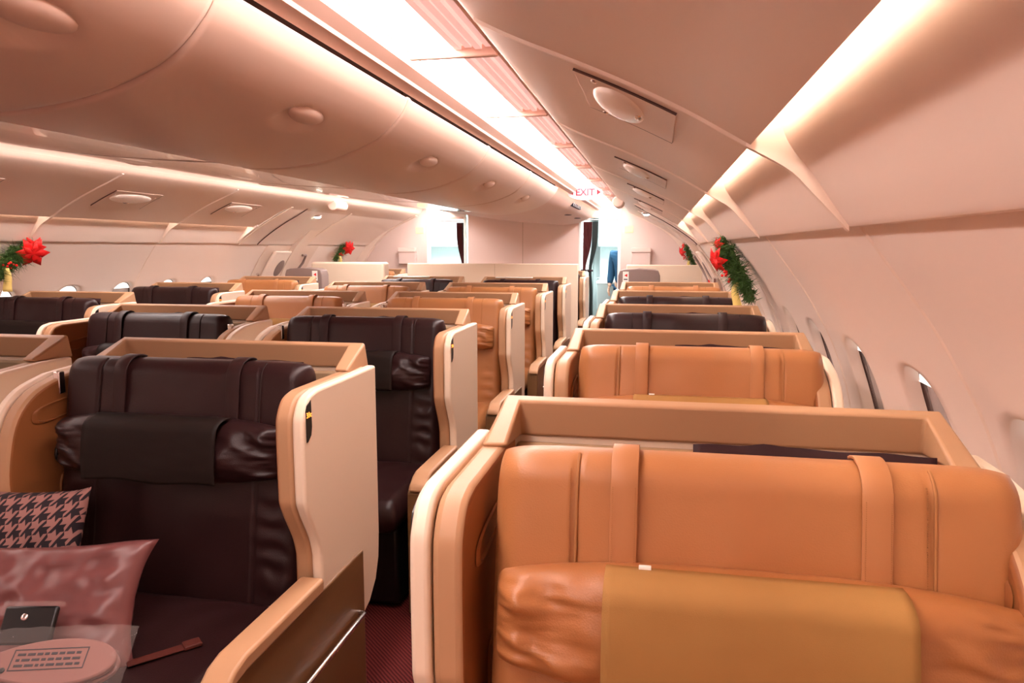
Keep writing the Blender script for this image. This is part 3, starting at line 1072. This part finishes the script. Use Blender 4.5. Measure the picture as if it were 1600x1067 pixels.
# ------------------------------------------------------------------ bulkhead with two doorways
yb = Y_BULK
struct(box('wall_bulkhead', -.865, .905, yb, yb + .05, 0, 2.35, 'bulkhead', bevel=0))
sm = box('trim_20', .018, .024, yb - .003, yb, 0, 2.0, 'tan_liner', bevel=0); struct(sm)
for sx, nm in ((1, 'right'), (-1, 'left')):
    # side piece cut to the cabin section
    P = [(1.55, 0), (1.55, 2.25), (1.72, 2.22)] + [(x, z + .05) for x, z in hull if x > 1.8 and z > .1] + [(2.98, 0)]
    struct(prism_y('wall_bulkhead_' + nm, [(sx * x, z) for x, z in P], yb, yb + .05, 'bulkhead_side'))
    # arch frame against the side wall
    AP = smooth_profile([(1.70, 2.10), (1.95, 1.99), (2.18, 1.86), (2.36, 1.70), (2.52, 1.50), (2.66, 1.25), (2.74, 1.0), (2.78, .6), (2.76, .05)], 3)
    struct(sheet_prism('trim_arch_' + nm, AP, .12, yb - .10, yb + .01, 'rib_plastic', sx=sx))
    # a second, deeper frame round the exit
    AP2 = smooth_profile([(1.72, 2.13), (1.93, 2.02), (2.18, 1.89), (2.38, 1.72), (2.53, 1.54), (2.68, 1.29), (2.78, 1.0), (2.81, .6), (2.78, .05)], 3)
    struct(sheet_prism('trim_exit_' + nm, AP2, .09, 8.95, 9.25, 'panel_plastic', sx=sx))
    # smooth cover over the exit, no cove light there
    XP = smooth_profile([(1.86, 2.052), (2.0, 1.972), (2.147, 1.895), (2.295, 1.806), (2.40, 1.735), (2.47, 1.682), (2.512, 1.643)], 3)
    struct(sheet_prism('wall_exit_' + nm, XP, .012, 7.64, yb - .09, 'wall_plastic', sx=sx))
    cap = [p for p in XP if p[0] > 2.2] + [p for p in reversed(UPPER_P) if p[0] > 2.31] + [(2.27, 1.95)]
    struct(prism_y('trim_cove_end_' + nm, [(sx * x, z) for x, z in cap], 7.615, 7.645, 'wall_plastic'))
    for k_, yy in enumerate((7.66, 8.05, 9.28)):
        struct(sheet_prism('trim_exit_%s_%d' % (nm, k_ + 1), [(x - .006, z - .010) for x, z in XP], .008, yy, yy + (.05, .012, .05)[k_], ('rib_plastic', 'window_rim', 'rib_plastic')[k_], sx=sx))
    # door jambs and header
    struct(box('trim_jamb_' + nm + '_inner', sx * .905, sx * .935, yb - .01, yb + .07, 0, 2.08, 'galley_white', bevel=0))
    struct(box('trim_jamb_' + nm + '_outer', sx * 1.505, sx * 1.55, yb - .01, yb + .07, 0, 2.25, 'galley_white', bevel=0))
    struct(box('trim_header_' + nm, sx * .905, sx * 1.55, yb - .005, yb + .06, 2.055, 2.085, 'soffit_plastic', bevel=0))
    struct(box('wall_transom_' + nm, sx * .905, sx * 1.55, yb + .005, yb + .05, 2.085, 2.33, 'galley_white', bevel=0))
    # literature box on the bulkhead
    t = thing('literature_holder', 'shallow cream holder box on the %s bulkhead panel' % nm, 'holder')
    V, Fc = join_vf([box_vf(min(sx * 1.72, sx * 2.0), max(sx * 1.72, sx * 2.0), yb - .10, yb, 1.34, 1.53)])
    mesh('holder_box', V, Fc, 'bulkhead_side', t, bevel=.006)
    box('holder_lip', sx * 1.715, sx * 2.005, yb - .115, yb - .02, 1.53, 1.60, 'bulkhead', t, bevel=.006)
    # little green placard
    o = box('exit_placard', sx * 1.60, sx * 1.73, yb - .008, yb - .001, 1.83, 1.93, 'sign_green', bevel=.002)
    tag(o, 'small pale green placard on the %s bulkhead panel' % nm, 'sign')
    # curtains
    t = thing('curtain', 'dark red curtain tied back in the %s bulkhead doorway' % nm, 'curtain')
    specs = [(.955, 1.07, .975, 'curtain_maroon')] + ([(1.10, 1.165, 1.07, 'curtain_slate')] if sx > 0 else [(.94, .97, .95, 'curtain_slate')])
    for a_, b_, tie, mm in specs:
        Vc = []; Fc2 = []
        nn = 40; nz = 26
        for j in range(nz + 1):
            z = 2.0 - 1.95 * j / nz
            k = math.exp(-((z - 1.24) / .30) ** 2) if z > 1.24 else (.75 + .25 * math.exp(-((z - 1.24) / .2) ** 2))
            l_ = a_ + (tie - .018 - a_) * k; r_ = b_ + .02 + (tie + .018 - b_ - .02) * k
            for i in range(nn + 1):
                x = l_ + (r_ - l_) * i / nn
                Vc.append((sx * x, yb + .14 + .022 * math.sin(i * 1.25) * (1 - .5 * k), z))
        for j in range(nz):
            for i in range(nn):
                q = j * (nn + 1) + i
                Fc2.append((q, q + 1, q + nn + 2, q + nn + 1))
        mesh('curtain_panel', Vc, Fc2, mm, t, solid=.006)
        V, Fc = tube_vf([(sx * (tie + .035 * math.cos(q * math.pi / 8)), yb + .14 + .04 * math.sin(q * math.pi / 8), 1.24 + .01 * math.sin(q)) for q in range(17)], .014, 8)
        mesh('tie_back', V, Fc, 'flap_dark', t)
    tube('curtain_rail', [(sx * .93, yb + .14, 2.03), (sx * 1.52, yb + .14, 2.03)], .008, 'chrome', t)

# ------------------------------------------------------------------ galley area beyond
struct(box('wall_galley_end', -2.9, 2.9, 15.0, 15.05, 0, 2.4, 'galley_white', bevel=0))
struct(box('wall_galley_right', 2.6, 2.65, yb + .05, 15.0, 0, 2.4, 'galley_white', bevel=0))
struct(box('wall_galley_left', -2.65, -2.6, yb + .05, 15.0, 0, 2.4, 'galley_white', bevel=0))
struct(box('wall_galley_core', -.85, .86, yb + .9, 15.0, 0, 2.3, 'galley_white', bevel=.02))
struct(box('ceiling_galley', -2.65, 2.65, yb + .05, 15.05, 2.32, 2.38, 'galley_white', bevel=0))
for sx, nm in ((1, 'right'), (-1, 'left')):
    t = thing('galley_light', 'cool white ceiling light over the %s galley passage' % nm, 'light')
    box('light_frame', sx * .95, sx * 1.75, yb + .5, 14.5, 2.30, 2.32, 'white', t, bevel=0)
    box('light_panel', sx * 1.0, sx * 1.7, yb + .55, 13.3, 2.285, 2.30, 'galley_lamp', t, bevel=0)
    t = thing('galley_cabinet', 'white galley cabinet wall beyond the %s doorway' % nm, 'cabinet')
    V, Fc = box_vf(min(sx * 1.0, sx * 2.5), max(sx * 1.0, sx * 2.5), 14.2, 14.8, 1.62, 2.28)
    mesh('upper_cabinet', V, Fc, 'galley_white', t, bevel=.01)
    for k in range(3):
        x = 1.05 + k * .5
        d = box('cabinet_door', sx * x, sx * (x + .46), 14.185, 14.2, 1.66, 2.24, 'galley_white', t, bevel=.008)
        box('door_latch', sx * (x + .21), sx * (x + .25), 14.17, 14.186, 1.74, 1.78, 'galley_steel', d, bevel=.004)
    box('counter', sx * 1.0, sx * 2.5, 14.1, 14.8, .92, .96, 'galley_steel', t, bevel=.005)
    box('splash_back', sx * 1.0, sx * 2.5, 14.75, 14.8, .96, 1.62, 'galley_white', t, bevel=0)
    box('lower_cabinet', sx * 1.0, sx * 2.5, 14.2, 14.8, .0, .92, 'galley_white', t, bevel=.01)
    for k in range(3):
        x = 1.05 + k * .5
        d = box('trolley_door', sx * x, sx * (x + .46), 14.185, 14.2, .06, .86, 'white', t, bevel=.008)
        box('trolley_handle', sx * (x + .1), sx * (x + .36), 14.16, 14.186, .74, .78, 'galley_steel', d, bevel=.004)
t = thing('galley_trolley', 'grey galley trolley with a railed top beyond the right doorway', 'trolley', (1.28, 13.3, 0))
box('trolley_body', -.20, .20, -.3, .3, .08, .98, 'galley_steel', t, bevel=.01)
box('trolley_top', -.21, .21, -.31, .31, .98, 1.02, 'white', t, bevel=.008)
tube('top_rail', [(-.20, -.30, 1.02), (-.20, -.30, 1.08), (.20, -.30, 1.08), (.20, -.30, 1.02)], .007, 'galley_steel', t)
for q in (-.16, .16):
    for w in (-.24, .24):
        V, Fc = tube_vf([(q - .012, w, .045), (q + .012, w, .045)], .045, 16)
        mesh('wheel', V, Fc, 'black', t)

# ------------------------------------------------------------------ crew member in the right doorway
def person():
    t = thing('person', 'person in a dark blue suit standing sideways in the far right doorway', 'person', (1.56, 12.75, 0), math.radians(-20)); t.scale = (1.08, 1.08, 1.08)

    def skin(name, nodes, edges, m, parent, lv=2):
        me = bpy.data.meshes.new(name)
        me.from_pydata([n[:3] for n in nodes], edges, [])
        me.materials.append(MATS[m])
        o = bpy.data.objects.new(name, me); link(o, parent)
        o.modifiers.new('skin', 'SKIN')
        sv = me.skin_vertices[0].data
        for i, n in enumerate(nodes):
            sv[i].radius = (n[3], n[4]); sv[i].use_root = (i == 0)
        md = o.modifiers.new('sub', 'SUBSURF'); md.levels = md.render_levels = lv
        me.polygons.foreach_set('use_smooth', [True] * len(me.polygons))
        return o
    # body: one continuous figure
    N = [(0, 0, .93, .13, .10), (0, 0, 1.12, .12, .09), (0, 0, 1.32, .155, .10), (0, -.01, 1.42, .10, .07), (0, -.01, 1.50, .045, .045),
         (0, -.02, 1.58, .06, .07), (0, -.02, 1.68, .068, .085), (0, -.02, 1.74, .04, .05),
         (-.19, 0, 1.38, .06, .055), (-.235, .02, 1.10, .042, .042), (-.22, -.07, .86, .028, .028),
         (.19, 0, 1.38, .06, .055), (.235, .02, 1.10, .042, .042), (.22, -.07, .86, .028, .028),
         (-.09, 0, .85, .085, .085), (-.10, -.01, .48, .058, .058), (-.10, .01, .10, .038, .038), (-.10, -.12, .04, .035, .03),
         (.09, 0, .85, .085, .085), (.10, -.01, .48, .058, .058), (.10, .01, .10, .038, .038), (.10, -.12, .04, .035, .03)]
    E_ = [(0, 1), (1, 2), (2, 3), (3, 4), (4, 5), (5, 6), (6, 7), (2, 8), (8, 9), (9, 10), (2, 11), (11, 12), (12, 13),
          (0, 14), (14, 15), (15, 16), (16, 17), (0, 18), (18, 19), (19, 20), (20, 21)]
    skin('body', N, E_, 'skin', t)
    J = [(0, 0, .86, .155, .12), (0, 0, 1.0, .165, .118), (0, 0, 1.14, .165, .112), (0, 0, 1.32, .175, .118), (0, -.005, 1.42, .11, .08), (0, -.01, 1.47, .06, .055),
         (-.19, 0, 1.39, .085, .075), (-.215, .02, 1.12, .075, .068), (-.225, -.05, .90, .050, .048),
         (.19, 0, 1.39, .085, .075), (.215, .02, 1.12, .075, .068), (.225, -.05, .90, .050, .048)]
    skin('jacket', J, [(0, 1), (1, 2), (2, 3), (3, 4), (4, 5), (3, 6), (6, 7), (7, 8), (3, 9), (9, 10), (10, 11)], 'suit_blue', t)
    T_ = [(0, 0, .93, .135, .105), (-.09, 0, .82, .098, .098), (-.10, -.01, .48, .075, .075), (-.10, .01, .09, .06, .06), (.09, 0, .82, .098, .098), (.10, -.01, .48, .075, .075), (.10, .01, .09, .06, .06)]
    skin('trousers', T_, [(0, 1), (1, 2), (2, 3), (0, 4), (4, 5), (5, 6)], 'suit_blue', t)
    for s in (-1, 1):
        V, Fc = ellipsoid_vf((s * .10, -.06, .035), .048, .13, .04)
        mesh('shoe', V, Fc, 'shoe', t)
        # hand with five fingers
        h = Vector((s * .22, -.085, .83))
        V, Fc = ellipsoid_vf(h, .016, .038, .045)
        hand = mesh('hand', V, Fc, 'skin', t)
        for k, (dy, ln) in enumerate(((-.028, .062), (-.010, .072), (.009, .068), (.026, .052))):
            p = h + Vector((0, dy, -.035))
            V, Fc = tube_vf([p, p + Vector((-s * .006, -.004, -ln * .55)), p + Vector((-s * .02, -.01, -ln))], [.0085, .008, .006], 8)
            mesh('finger', V, Fc, 'skin', hand)
        p = h + Vector((0, -.034, -.002))
        V, Fc = tube_vf([p, p + Vector((-s * .01, -.022, -.02)), p + Vector((-s * .014, -.026, -.045))], [.010, .009, .007], 8)
        mesh('thumb', V, Fc, 'skin', hand)
        V, Fc = ellipsoid_vf((s * .03, -.098, 1.655), .011, .007, .007)
        mesh('eye', V, Fc, 'white', t)
        V, Fc = ellipsoid_vf((s * .074, -.01, 1.64), .010, .022, .032)
        mesh('ear', V, Fc, 'skin', t)
    V, Fc = ellipsoid_vf((0, -.108, 1.622), .013, .018, .024)
    mesh('nose', V, Fc, 'skin', t)
    V, Fc = ellipsoid_vf((0, -.096, 1.578), .024, .008, .006)
    mesh('mouth', V, Fc, 'sign_red', t)
    V, Fc = ellipsoid_vf((0, .008, 1.695), .086, .098, .085)
    V = [Vector((v.x, v.y, max(v.z, 1.66 + (.05 if v.y < -.05 else 0)))) for v in V]
    mesh('hair', V, Fc, 'hair', t)


person()

# ------------------------------------------------------------------ exit sign
t = thing('exit_sign', 'oval ceiling sign with red EXIT lettering over the right aisle', 'sign', (1.34, 7.95, 2.175))
V, Fc = tube_vf([(0, -.006, 0), (0, .006, 0)], 1, 40)
V = [(v.x * .19, v.y, v.z * .075) for v in V]
mesh('sign_plate', V, Fc, 'exit_plate', t)
text_mesh('exit_letters', 'EXIT', .098, 'sign_red', t, (0, -.0075, .003), (math.pi / 2, 0, 0), fat=.0035)
for s in (-1, 1):
    tri = [(s * .165, -.0075, .005), (s * .125, -.0075, .035), (s * .125, -.0075, -.025)]
    mesh('sign_arrow', tri + [(x, -.006, z) for x, _, z in tri], [(0, 1, 2), (5, 4, 3), (0, 3, 4, 1), (1, 4, 5, 2), (2, 5, 3, 0)], 'sign_red', t, smooth=False)
box('sign_bracket', -.02, .02, -.005, .005, .055, .072, 'white', t, bevel=0)

# ------------------------------------------------------------------ left exit door and its panels
t = thing('exit_door', 'cream emergency exit door with a small round window on the left wall', 'door', (0, 0, 0))
def wpatch(name, y0, y1, z0, z1, off, th, m, parent, sx=-1, bev=.012, shear=.0):
    """slab that follows the lower wall between two heights"""
    prof = [p for p in smooth_profile(LOWER_P, 3)]
    def xz(z):
        for i in range(len(LOWER_P) - 1):
            a, b_ = LOWER_P[i], LOWER_P[i + 1]
            if b_[1] <= z <= a[1]:
                k = (a[1] - z) / (a[1] - b_[1]); return a[0] + (b_[0] - a[0]) * k
        return LOWER_P[0][0] - (z - LOWER_P[0][1]) * .9
    Vp = []; Fp = []
    n = 8
    for o_ in (off, off + th):
        for i in range(n + 1):
            z = z1 + (z0 - z1) * i / n
            for y in (y0, y1):
                Vp.append((sx * (xz(z) - o_), y + shear * (z1 - z), z))
    q = 2 * (n + 1)
    for i in range(n):
        a = 2 * i
        Fp += [(a, a + 1, a + 3, a + 2), (q + a, q + a + 2, q + a + 3, q + a + 1), (a, a + 2, q + a + 2, q + a), (a + 1, q + a + 1, q + a + 3, a + 3)]
    Fp += [(0, q, q + 1, 1), (2 * n, 2 * n + 1, q + 2 * n + 1, q + 2 * n)]
    return mesh(name, Vp, Fp, m, parent, bevel=bev, angle=40)


for sx, nm in ((-1, 'left'), (1, 'right')):
    if sx > 0:
        t = thing('exit_door', 'cream exit door edge with a red handle strap on the right wall', 'door')
    wpatch('door_frame', 8.35, 9.75, .02, 1.63, .0, .015, 'panel_plastic', t, sx)
    d = wpatch('door_panel', 8.55, 9.25, .3, 1.56, .015, .06, 'rib_plastic', t, sx, .03)
    def onwall(y, z, off):
        for i in range(len(LOWER_P) - 1):
            a, b_ = LOWER_P[i], LOWER_P[i + 1]
            if b_[1] <= z <= a[1]:
                k = (a[1] - z) / (a[1] - b_[1]); return Vector((sx * (a[0] + (b_[0] - a[0]) * k - off), y, z))
    M = Matrix.Rotation(sx * math.radians(-32), 3, 'Y')
    V, Fc = ellipsoid_vf(onwall(8.85, 1.33, .076), .012, .10, .13, 28, 12, M)
    mesh('door_window', V, Fc, 'grey_unit', d)
    tube('door_handle', [onwall(9.28, 1.5, .09), onwall(9.36, 1.50, .10), onwall(9.40, 1.4, .10), onwall(9.28, 1.22, .10), onwall(9.1, 1.15, .09)], .016, 'grey_unit', t)
    tube('warning_strap', [onwall(9.05, 1.22, .10), onwall(8.98, 1.12, .10), onwall(8.95, 1.0, .10)], .018, 'red', t)
    tube('hinge_arm', [onwall(8.42, 1.28, .05), onwall(8.50, 1.20, .08), onwall(8.44, 1.12, .06)], .02, 'chrome', t)

# round ceiling spots and speaker domes at the exits
for sx, nm in ((1, 'right'), (-1, 'left')):
    t = thing('exit_spotlight', 'small greenish white spotlight at the end of the %s ceiling panel' % nm, 'light')
    c = panel_at(.52, 8.55, .012, sx)
    V, Fc = ellipsoid_vf(c, .05, .07, .02); mesh('spot_ring', V, Fc, 'chrome', t)
    V, Fc = ellipsoid_vf(c + Vector((0, 0, -.012)), .036, .05, .018); mesh('spot_lens', V, Fc, 'spot_lens', t)
    o = None
    V, Fc = tube_vf([(sx * 1.665, 8.3, 2.10), (sx * 1.665, 8.62, 2.10)], .062, 24)
    o = mesh('ceiling_roll_end', V, Fc, 'soffit_plastic', bevel=.012)
    tag(o, 'rounded pink end cap where the %s ceiling panel stops' % nm, 'ceiling trim')

# ------------------------------------------------------------------ Christmas garlands on the walls
def garland(y, sx, label, end, s0=.0, n=2600, flower=True):
    base = wall_pt(y, s0, -.03, sx)
    t = thing('christmas_garland', label, 'garland', base)
    B = Vector(base)

    def P(k, off=-.05):
        a_ = Vector(wall_pt(y, s0, -.045, sx)); b_ = Vector(end)
        return a_.lerp(b_, k) + Vector((-sx * (-off - .05), 0, 0)) - B
    tube('garland_stem', [P(i / 10) for i in range(11)], .007, 'twig', t)
    Vn = []; Fn = []
    rnd = random.Random(int(y * 100) + (5 if sx > 0 else 0))
    for i in range(n):
        k = rnd.random()
        p = P(k, -.05) + Vector((0, .035 * math.sin(k * 23), .02 * math.cos(k * 31)))
        rad = (.055 + .03 * math.sin(k * math.pi)) * (1 - .45 * k * k)
        d = Vector((rnd.uniform(-1, .6) * sx, rnd.uniform(-1, 1), rnd.uniform(-1.0, .4))).normalized()
        side_v = d.cross(Vector((rnd.random(), rnd.random(), rnd.random()))).normalized()
        L = rad * rnd.uniform(.5, 1.7)
        q = p + Vector((rnd.uniform(-.02, .02), rnd.uniform(-.04, .04), rnd.uniform(-.03, .03)))
        w = .0028
        nb = len(Vn)
        up = d.cross(side_v)
        Vn += [q + side_v * w, q - side_v * w, q + up * w, q + d * L]
        Fn += [(nb, nb + 1, nb + 3), (nb + 1, nb + 2, nb + 3), (nb + 2, nb, nb + 3), (nb, nb + 2, nb + 1)]
    o = mesh('pine_needles', Vn, Fn, 'green', t, smooth=False); o['kind'] = 'stuff'

    def poinsettia(c, R, nrm):
        nrm = nrm.normalized()
        a = nrm.cross(Vector((0, 0, 1))).normalized(); b2 = a.cross(nrm)
        Vp = []; Fp = []
        for ring, (m_, rr, lift) in enumerate(((6, R, .0), (5, R * .7, .012))):
            for i in range(m_):
                an = 2 * math.pi * (i + ring * .5) / m_
                d = a * math.cos(an) + b2 * math.sin(an)
                e = nrm.cross(d)
                nb = len(Vp)
                o_ = c + nrm * lift
                Vp += [o_, o_ + d * rr * .5 + e * rr * .28 + nrm * .010, o_ + d * rr + nrm * -.012, o_ + d * rr * .5 - e * rr * .28 + nrm * .010, o_ + d * rr * .5 + nrm * .002]
                Fp += [(nb, nb + 1, nb + 4), (nb + 1, nb + 2, nb + 4), (nb + 2, nb + 3, nb + 4), (nb + 3, nb, nb + 4)]
        o = mesh('poinsettia_flower', Vp, Fp, 'red', t, solid=.0015)
        return o
    nin = Vector((-sx * .8, -.5, -.35))
    poinsettia(P(.33 if sx > 0 else .22, -.13) + Vector((-sx * .01, .04 if sx < 0 else -.02, 0)), .09 if sx > 0 else .12, nin)
    poinsettia(P(.03, -.08) + Vector((0, .06 if sx < 0 else 0, 0)), .045 if sx > 0 else .09, nin)
    V, Fc = join_vf([ellipsoid_vf(P(.62, -.11) + Vector((rnd.uniform(-.05, .02), rnd.uniform(-.05, .05), rnd.uniform(-.03, .03))), .009, .009, .009, 8, 6) for _ in range(9)])
    mesh('red_berries', V, Fc, 'red', t)['kind'] = 'stuff'
    rb = []
    c = P(.72, -.09)
    Vr = []; Fr = []
    for i in range(9):
        k = i / 8
        w = .016 + .010 * k
        p = c + Vector((-sx * .01 * math.sin(k * 5), .01 * k, -.17 * k))
        Vr += [p + Vector((sx * w, -w * .6, 0)), p + Vector((-sx * w, w * .6, 0))]
    for i in range(8): Fr.append((2 * i, 2 * i + 1, 2 * i + 3, 2 * i + 2))
    mesh('gold_ribbon', Vr, Fr, 'yellow', t, solid=.002)


garland(4.68, 1, 'green garland with red poinsettias hanging on the right wall', (2.655, 4.55, 1.31))
garland(4.76, -1, 'garland with a big red poinsettia at the left edge', (-2.50, 4.45, 1.40), .03)
garland(10.50, -1, 'small garland with a red flower behind the left partition', (-2.50, 10.15, 1.42), .0, 900)
garland(10.75, 1, 'small garland mostly hidden behind the right exit frame', (2.62, 10.7, 1.35), .0, 900)

# ------------------------------------------------------------------ things on the left foreground seat
def pillow(name, w, h, t_, m, label, cat, M, seed, wr=.008, nx=44, nz=36, corner=.10):
    V = []; Fc = []
    idx = {}
    UVS = []
    for s in (-1, 1):
        for j in range(nz + 1):
            for i in range(nx + 1):
                u = i / nx * 2 - 1; v = j / nz * 2 - 1
                edge = i in (0, nx) or j in (0, nz)
                if s == 1 and edge: idx[(s, i, j)] = idx[(-1, i, j)]; continue
                bulge = ((1 - u * u) * (1 - v * v)) ** .42
                ax = 1 - corner * (1 - v * v) ; az = 1 - corner * (1 - u * u)
                y = s * t_ / 2 * bulge
                y += wr * fbm(u * 3 + seed, v * 3, seed) * min(1, bulge * 2)
                cr = (abs(u) * abs(v)) ** 3
                y += .02 * cr * math.sin(seed + u * 9)
                idx[(s, i, j)] = len(V)
                V.append(M @ Vector((u * w / 2 * ax, y, v * h / 2 * az)))
                UVS.append((i / nx, j / nz * h / w))
    for s in (-1, 1):
        for j in range(nz):
            for i in range(nx):
                q = (idx[(s, i, j)], idx[(s, i + 1, j)], idx[(s, i + 1, j + 1)], idx[(s, i, j + 1)])
                Fc.append(q if s < 0 else q[::-1])
    me = bpy.data.meshes.new(name); me.from_pydata([tuple(v) for v in V], [], Fc)
    me.materials.append(MATS[m])
    uvl = me.uv_layers.new(name='UVMap')
    for lp in me.loops: uvl.data[lp.index].uv = UVS[lp.vertex_index]
    me.polygons.foreach_set('use_smooth', [True] * len(me.polygons))
    o = bpy.data.objects.new(name, me); link(o)
    if label: tag(o, label, cat)
    return o


def RT(loc, rx=0, ry=0, rz=0):
    return Matrix.Translation(loc) @ Matrix.Rotation(math.radians(rz), 4, 'Z') @ Matrix.Rotation(math.radians(rx), 4, 'X') @ Matrix.Rotation(math.radians(ry), 4, 'Y')


pillow('pillow', .46, .40, .13, 'houndstooth', 'pink and black houndstooth pillow leaning against the dark seat', 'pillow', RT((.22, 1.80, .695), -22, 0, 8), 2)
pillow('pillow', .60, .34, .14, 'satin_mauve', 'shiny mauve satin pillow in front of the houndstooth one', 'pillow', RT((.49, 1.60, .655), -32, -3, 8), 5, .016)
# amenity pouch
t = thing('amenity_pouch', 'small black pouch with a silver snap on the mauve pillow', 'pouch', (.60, 1.47, .68), math.radians(12))
V, Fc = box_vf(-.065, .065, -.008, .008, -.045, .045)
o = mesh('pouch_body', V, Fc, 'black', t, bevel=.006); o.rotation_euler = (math.radians(-35), 0, 0)
V, Fc = ellipsoid_vf((-.01, -.010, .018), .009, .004, .009); mesh('snap_button', V, Fc, 'chrome', o)
V, Fc = box_vf(-.070, .072, -.012, .012, .044, .056); mesh('plastic_edge', V, Fc, 'clear_wrap', o, bevel=.003)
# slipper pair in clear wrap
t = thing('wrapped_slippers', 'pink slippers with printed lines in clear plastic on the seat', 'slippers', (.72, 1.40, .635), math.radians(14))
for k, dz in enumerate((0, -.022)):
    pts = []
    n = 40
    for i in range(n):
        a = 2 * math.pi * i / n
        x = .135 * math.cos(a); w = .050 * (1 + .18 * math.cos(a))
        pts.append((x, w * math.sin(a)))
    V = [(x, y, dz + .008) for x, y in pts] + [(x, y, dz - .008) for x, y in pts]
    Fc = [tuple(range(n)), tuple(range(2 * n - 1, n - 1, -1))] + [(i, (i + 1) % n, n + (i + 1) % n, n + i) for i in range(n)]
    o = mesh('slipper_sole', V, Fc, 'slipper_pink', t, bevel=.004)
    if k == 0: top = o
fr = []
for (xa, xb, ya, yb_) in ((-.075, .075, .026, .028), (-.075, .075, -.018, -.016), (-.075, -.073, -.018, .028), (.073, .075, -.018, .028)):
    fr.append(box_vf(xa, xb, ya, yb_, .0085, .0095))
for r in range(3):
    x = -.066
    rr = random.Random(r)
    while x < .06:
        w = rr.uniform(.006, .018)
        fr.append(box_vf(x, min(.066, x + w), .014 - r * .012, .019 - r * .012, .0085, .0095)); x += w + .004
V, Fc = join_vf(fr)
mesh('printed_lines', V, Fc, 'sign_black', top, smooth=False)
V, Fc = ellipsoid_vf((-.085, -.016, .01), .006, .006, .003); mesh('rivet', V, Fc, 'black', top)
Vw = []; Fw = []
nw, nh = 28, 18
for j in range(nh + 1):
    for i in range(nw + 1):
        u = i / nw * 2 - 1; v = j / nh * 2 - 1
        Vw.append((u * .16, v * .075, .014 + .010 * (1 - u ** 4) * (1 - v ** 4) - .012 * (abs(u) ** 5) + .006 * fbm(u * 6, v * 6, 3)))
for j in range(nh):
    for i in range(nw):
        q = j * (nw + 1) + i
        Fw.append((q, q + 1, q + nw + 2, q + nw + 1))
mesh('plastic_wrap', Vw, Fw, 'clear_wrap', t)
for c in t.children: pass
t.rotation_euler = (math.radians(34), 0, math.radians(16)); t.scale = (1.12, 1.12, 1.12)
# seat belt
t = thing('seat_belt', 'dark red seat belt with its buckle lying on the seat', 'seat belt', (.86, 1.64, .545), math.radians(32))
V, Fc = box_vf(-.16, .06, -.024, .024, -.002, .002); mesh('belt_strap', V, Fc, 'belt', t, bevel=.001)
V, Fc = box_vf(.05, .12, -.028, .028, -.006, .012); mesh('buckle', V, Fc, 'belt', t, bevel=.005)
t.rotation_euler = (0, 0, math.radians(48)); t.scale = (.65, .65, .65)
# papers on the two far seats
for x, lab in ((.61, 'right'), (-.6, 'left')):
    o = box('magazine', x - .30, x + .12, 8.22, 8.30, 1.262, 1.272, 'white', bevel=.003)
    tag(o, 'thin magazine on top of the dark seat before the partition, %s one' % lab, 'magazine', 'magazines on the dark seats')
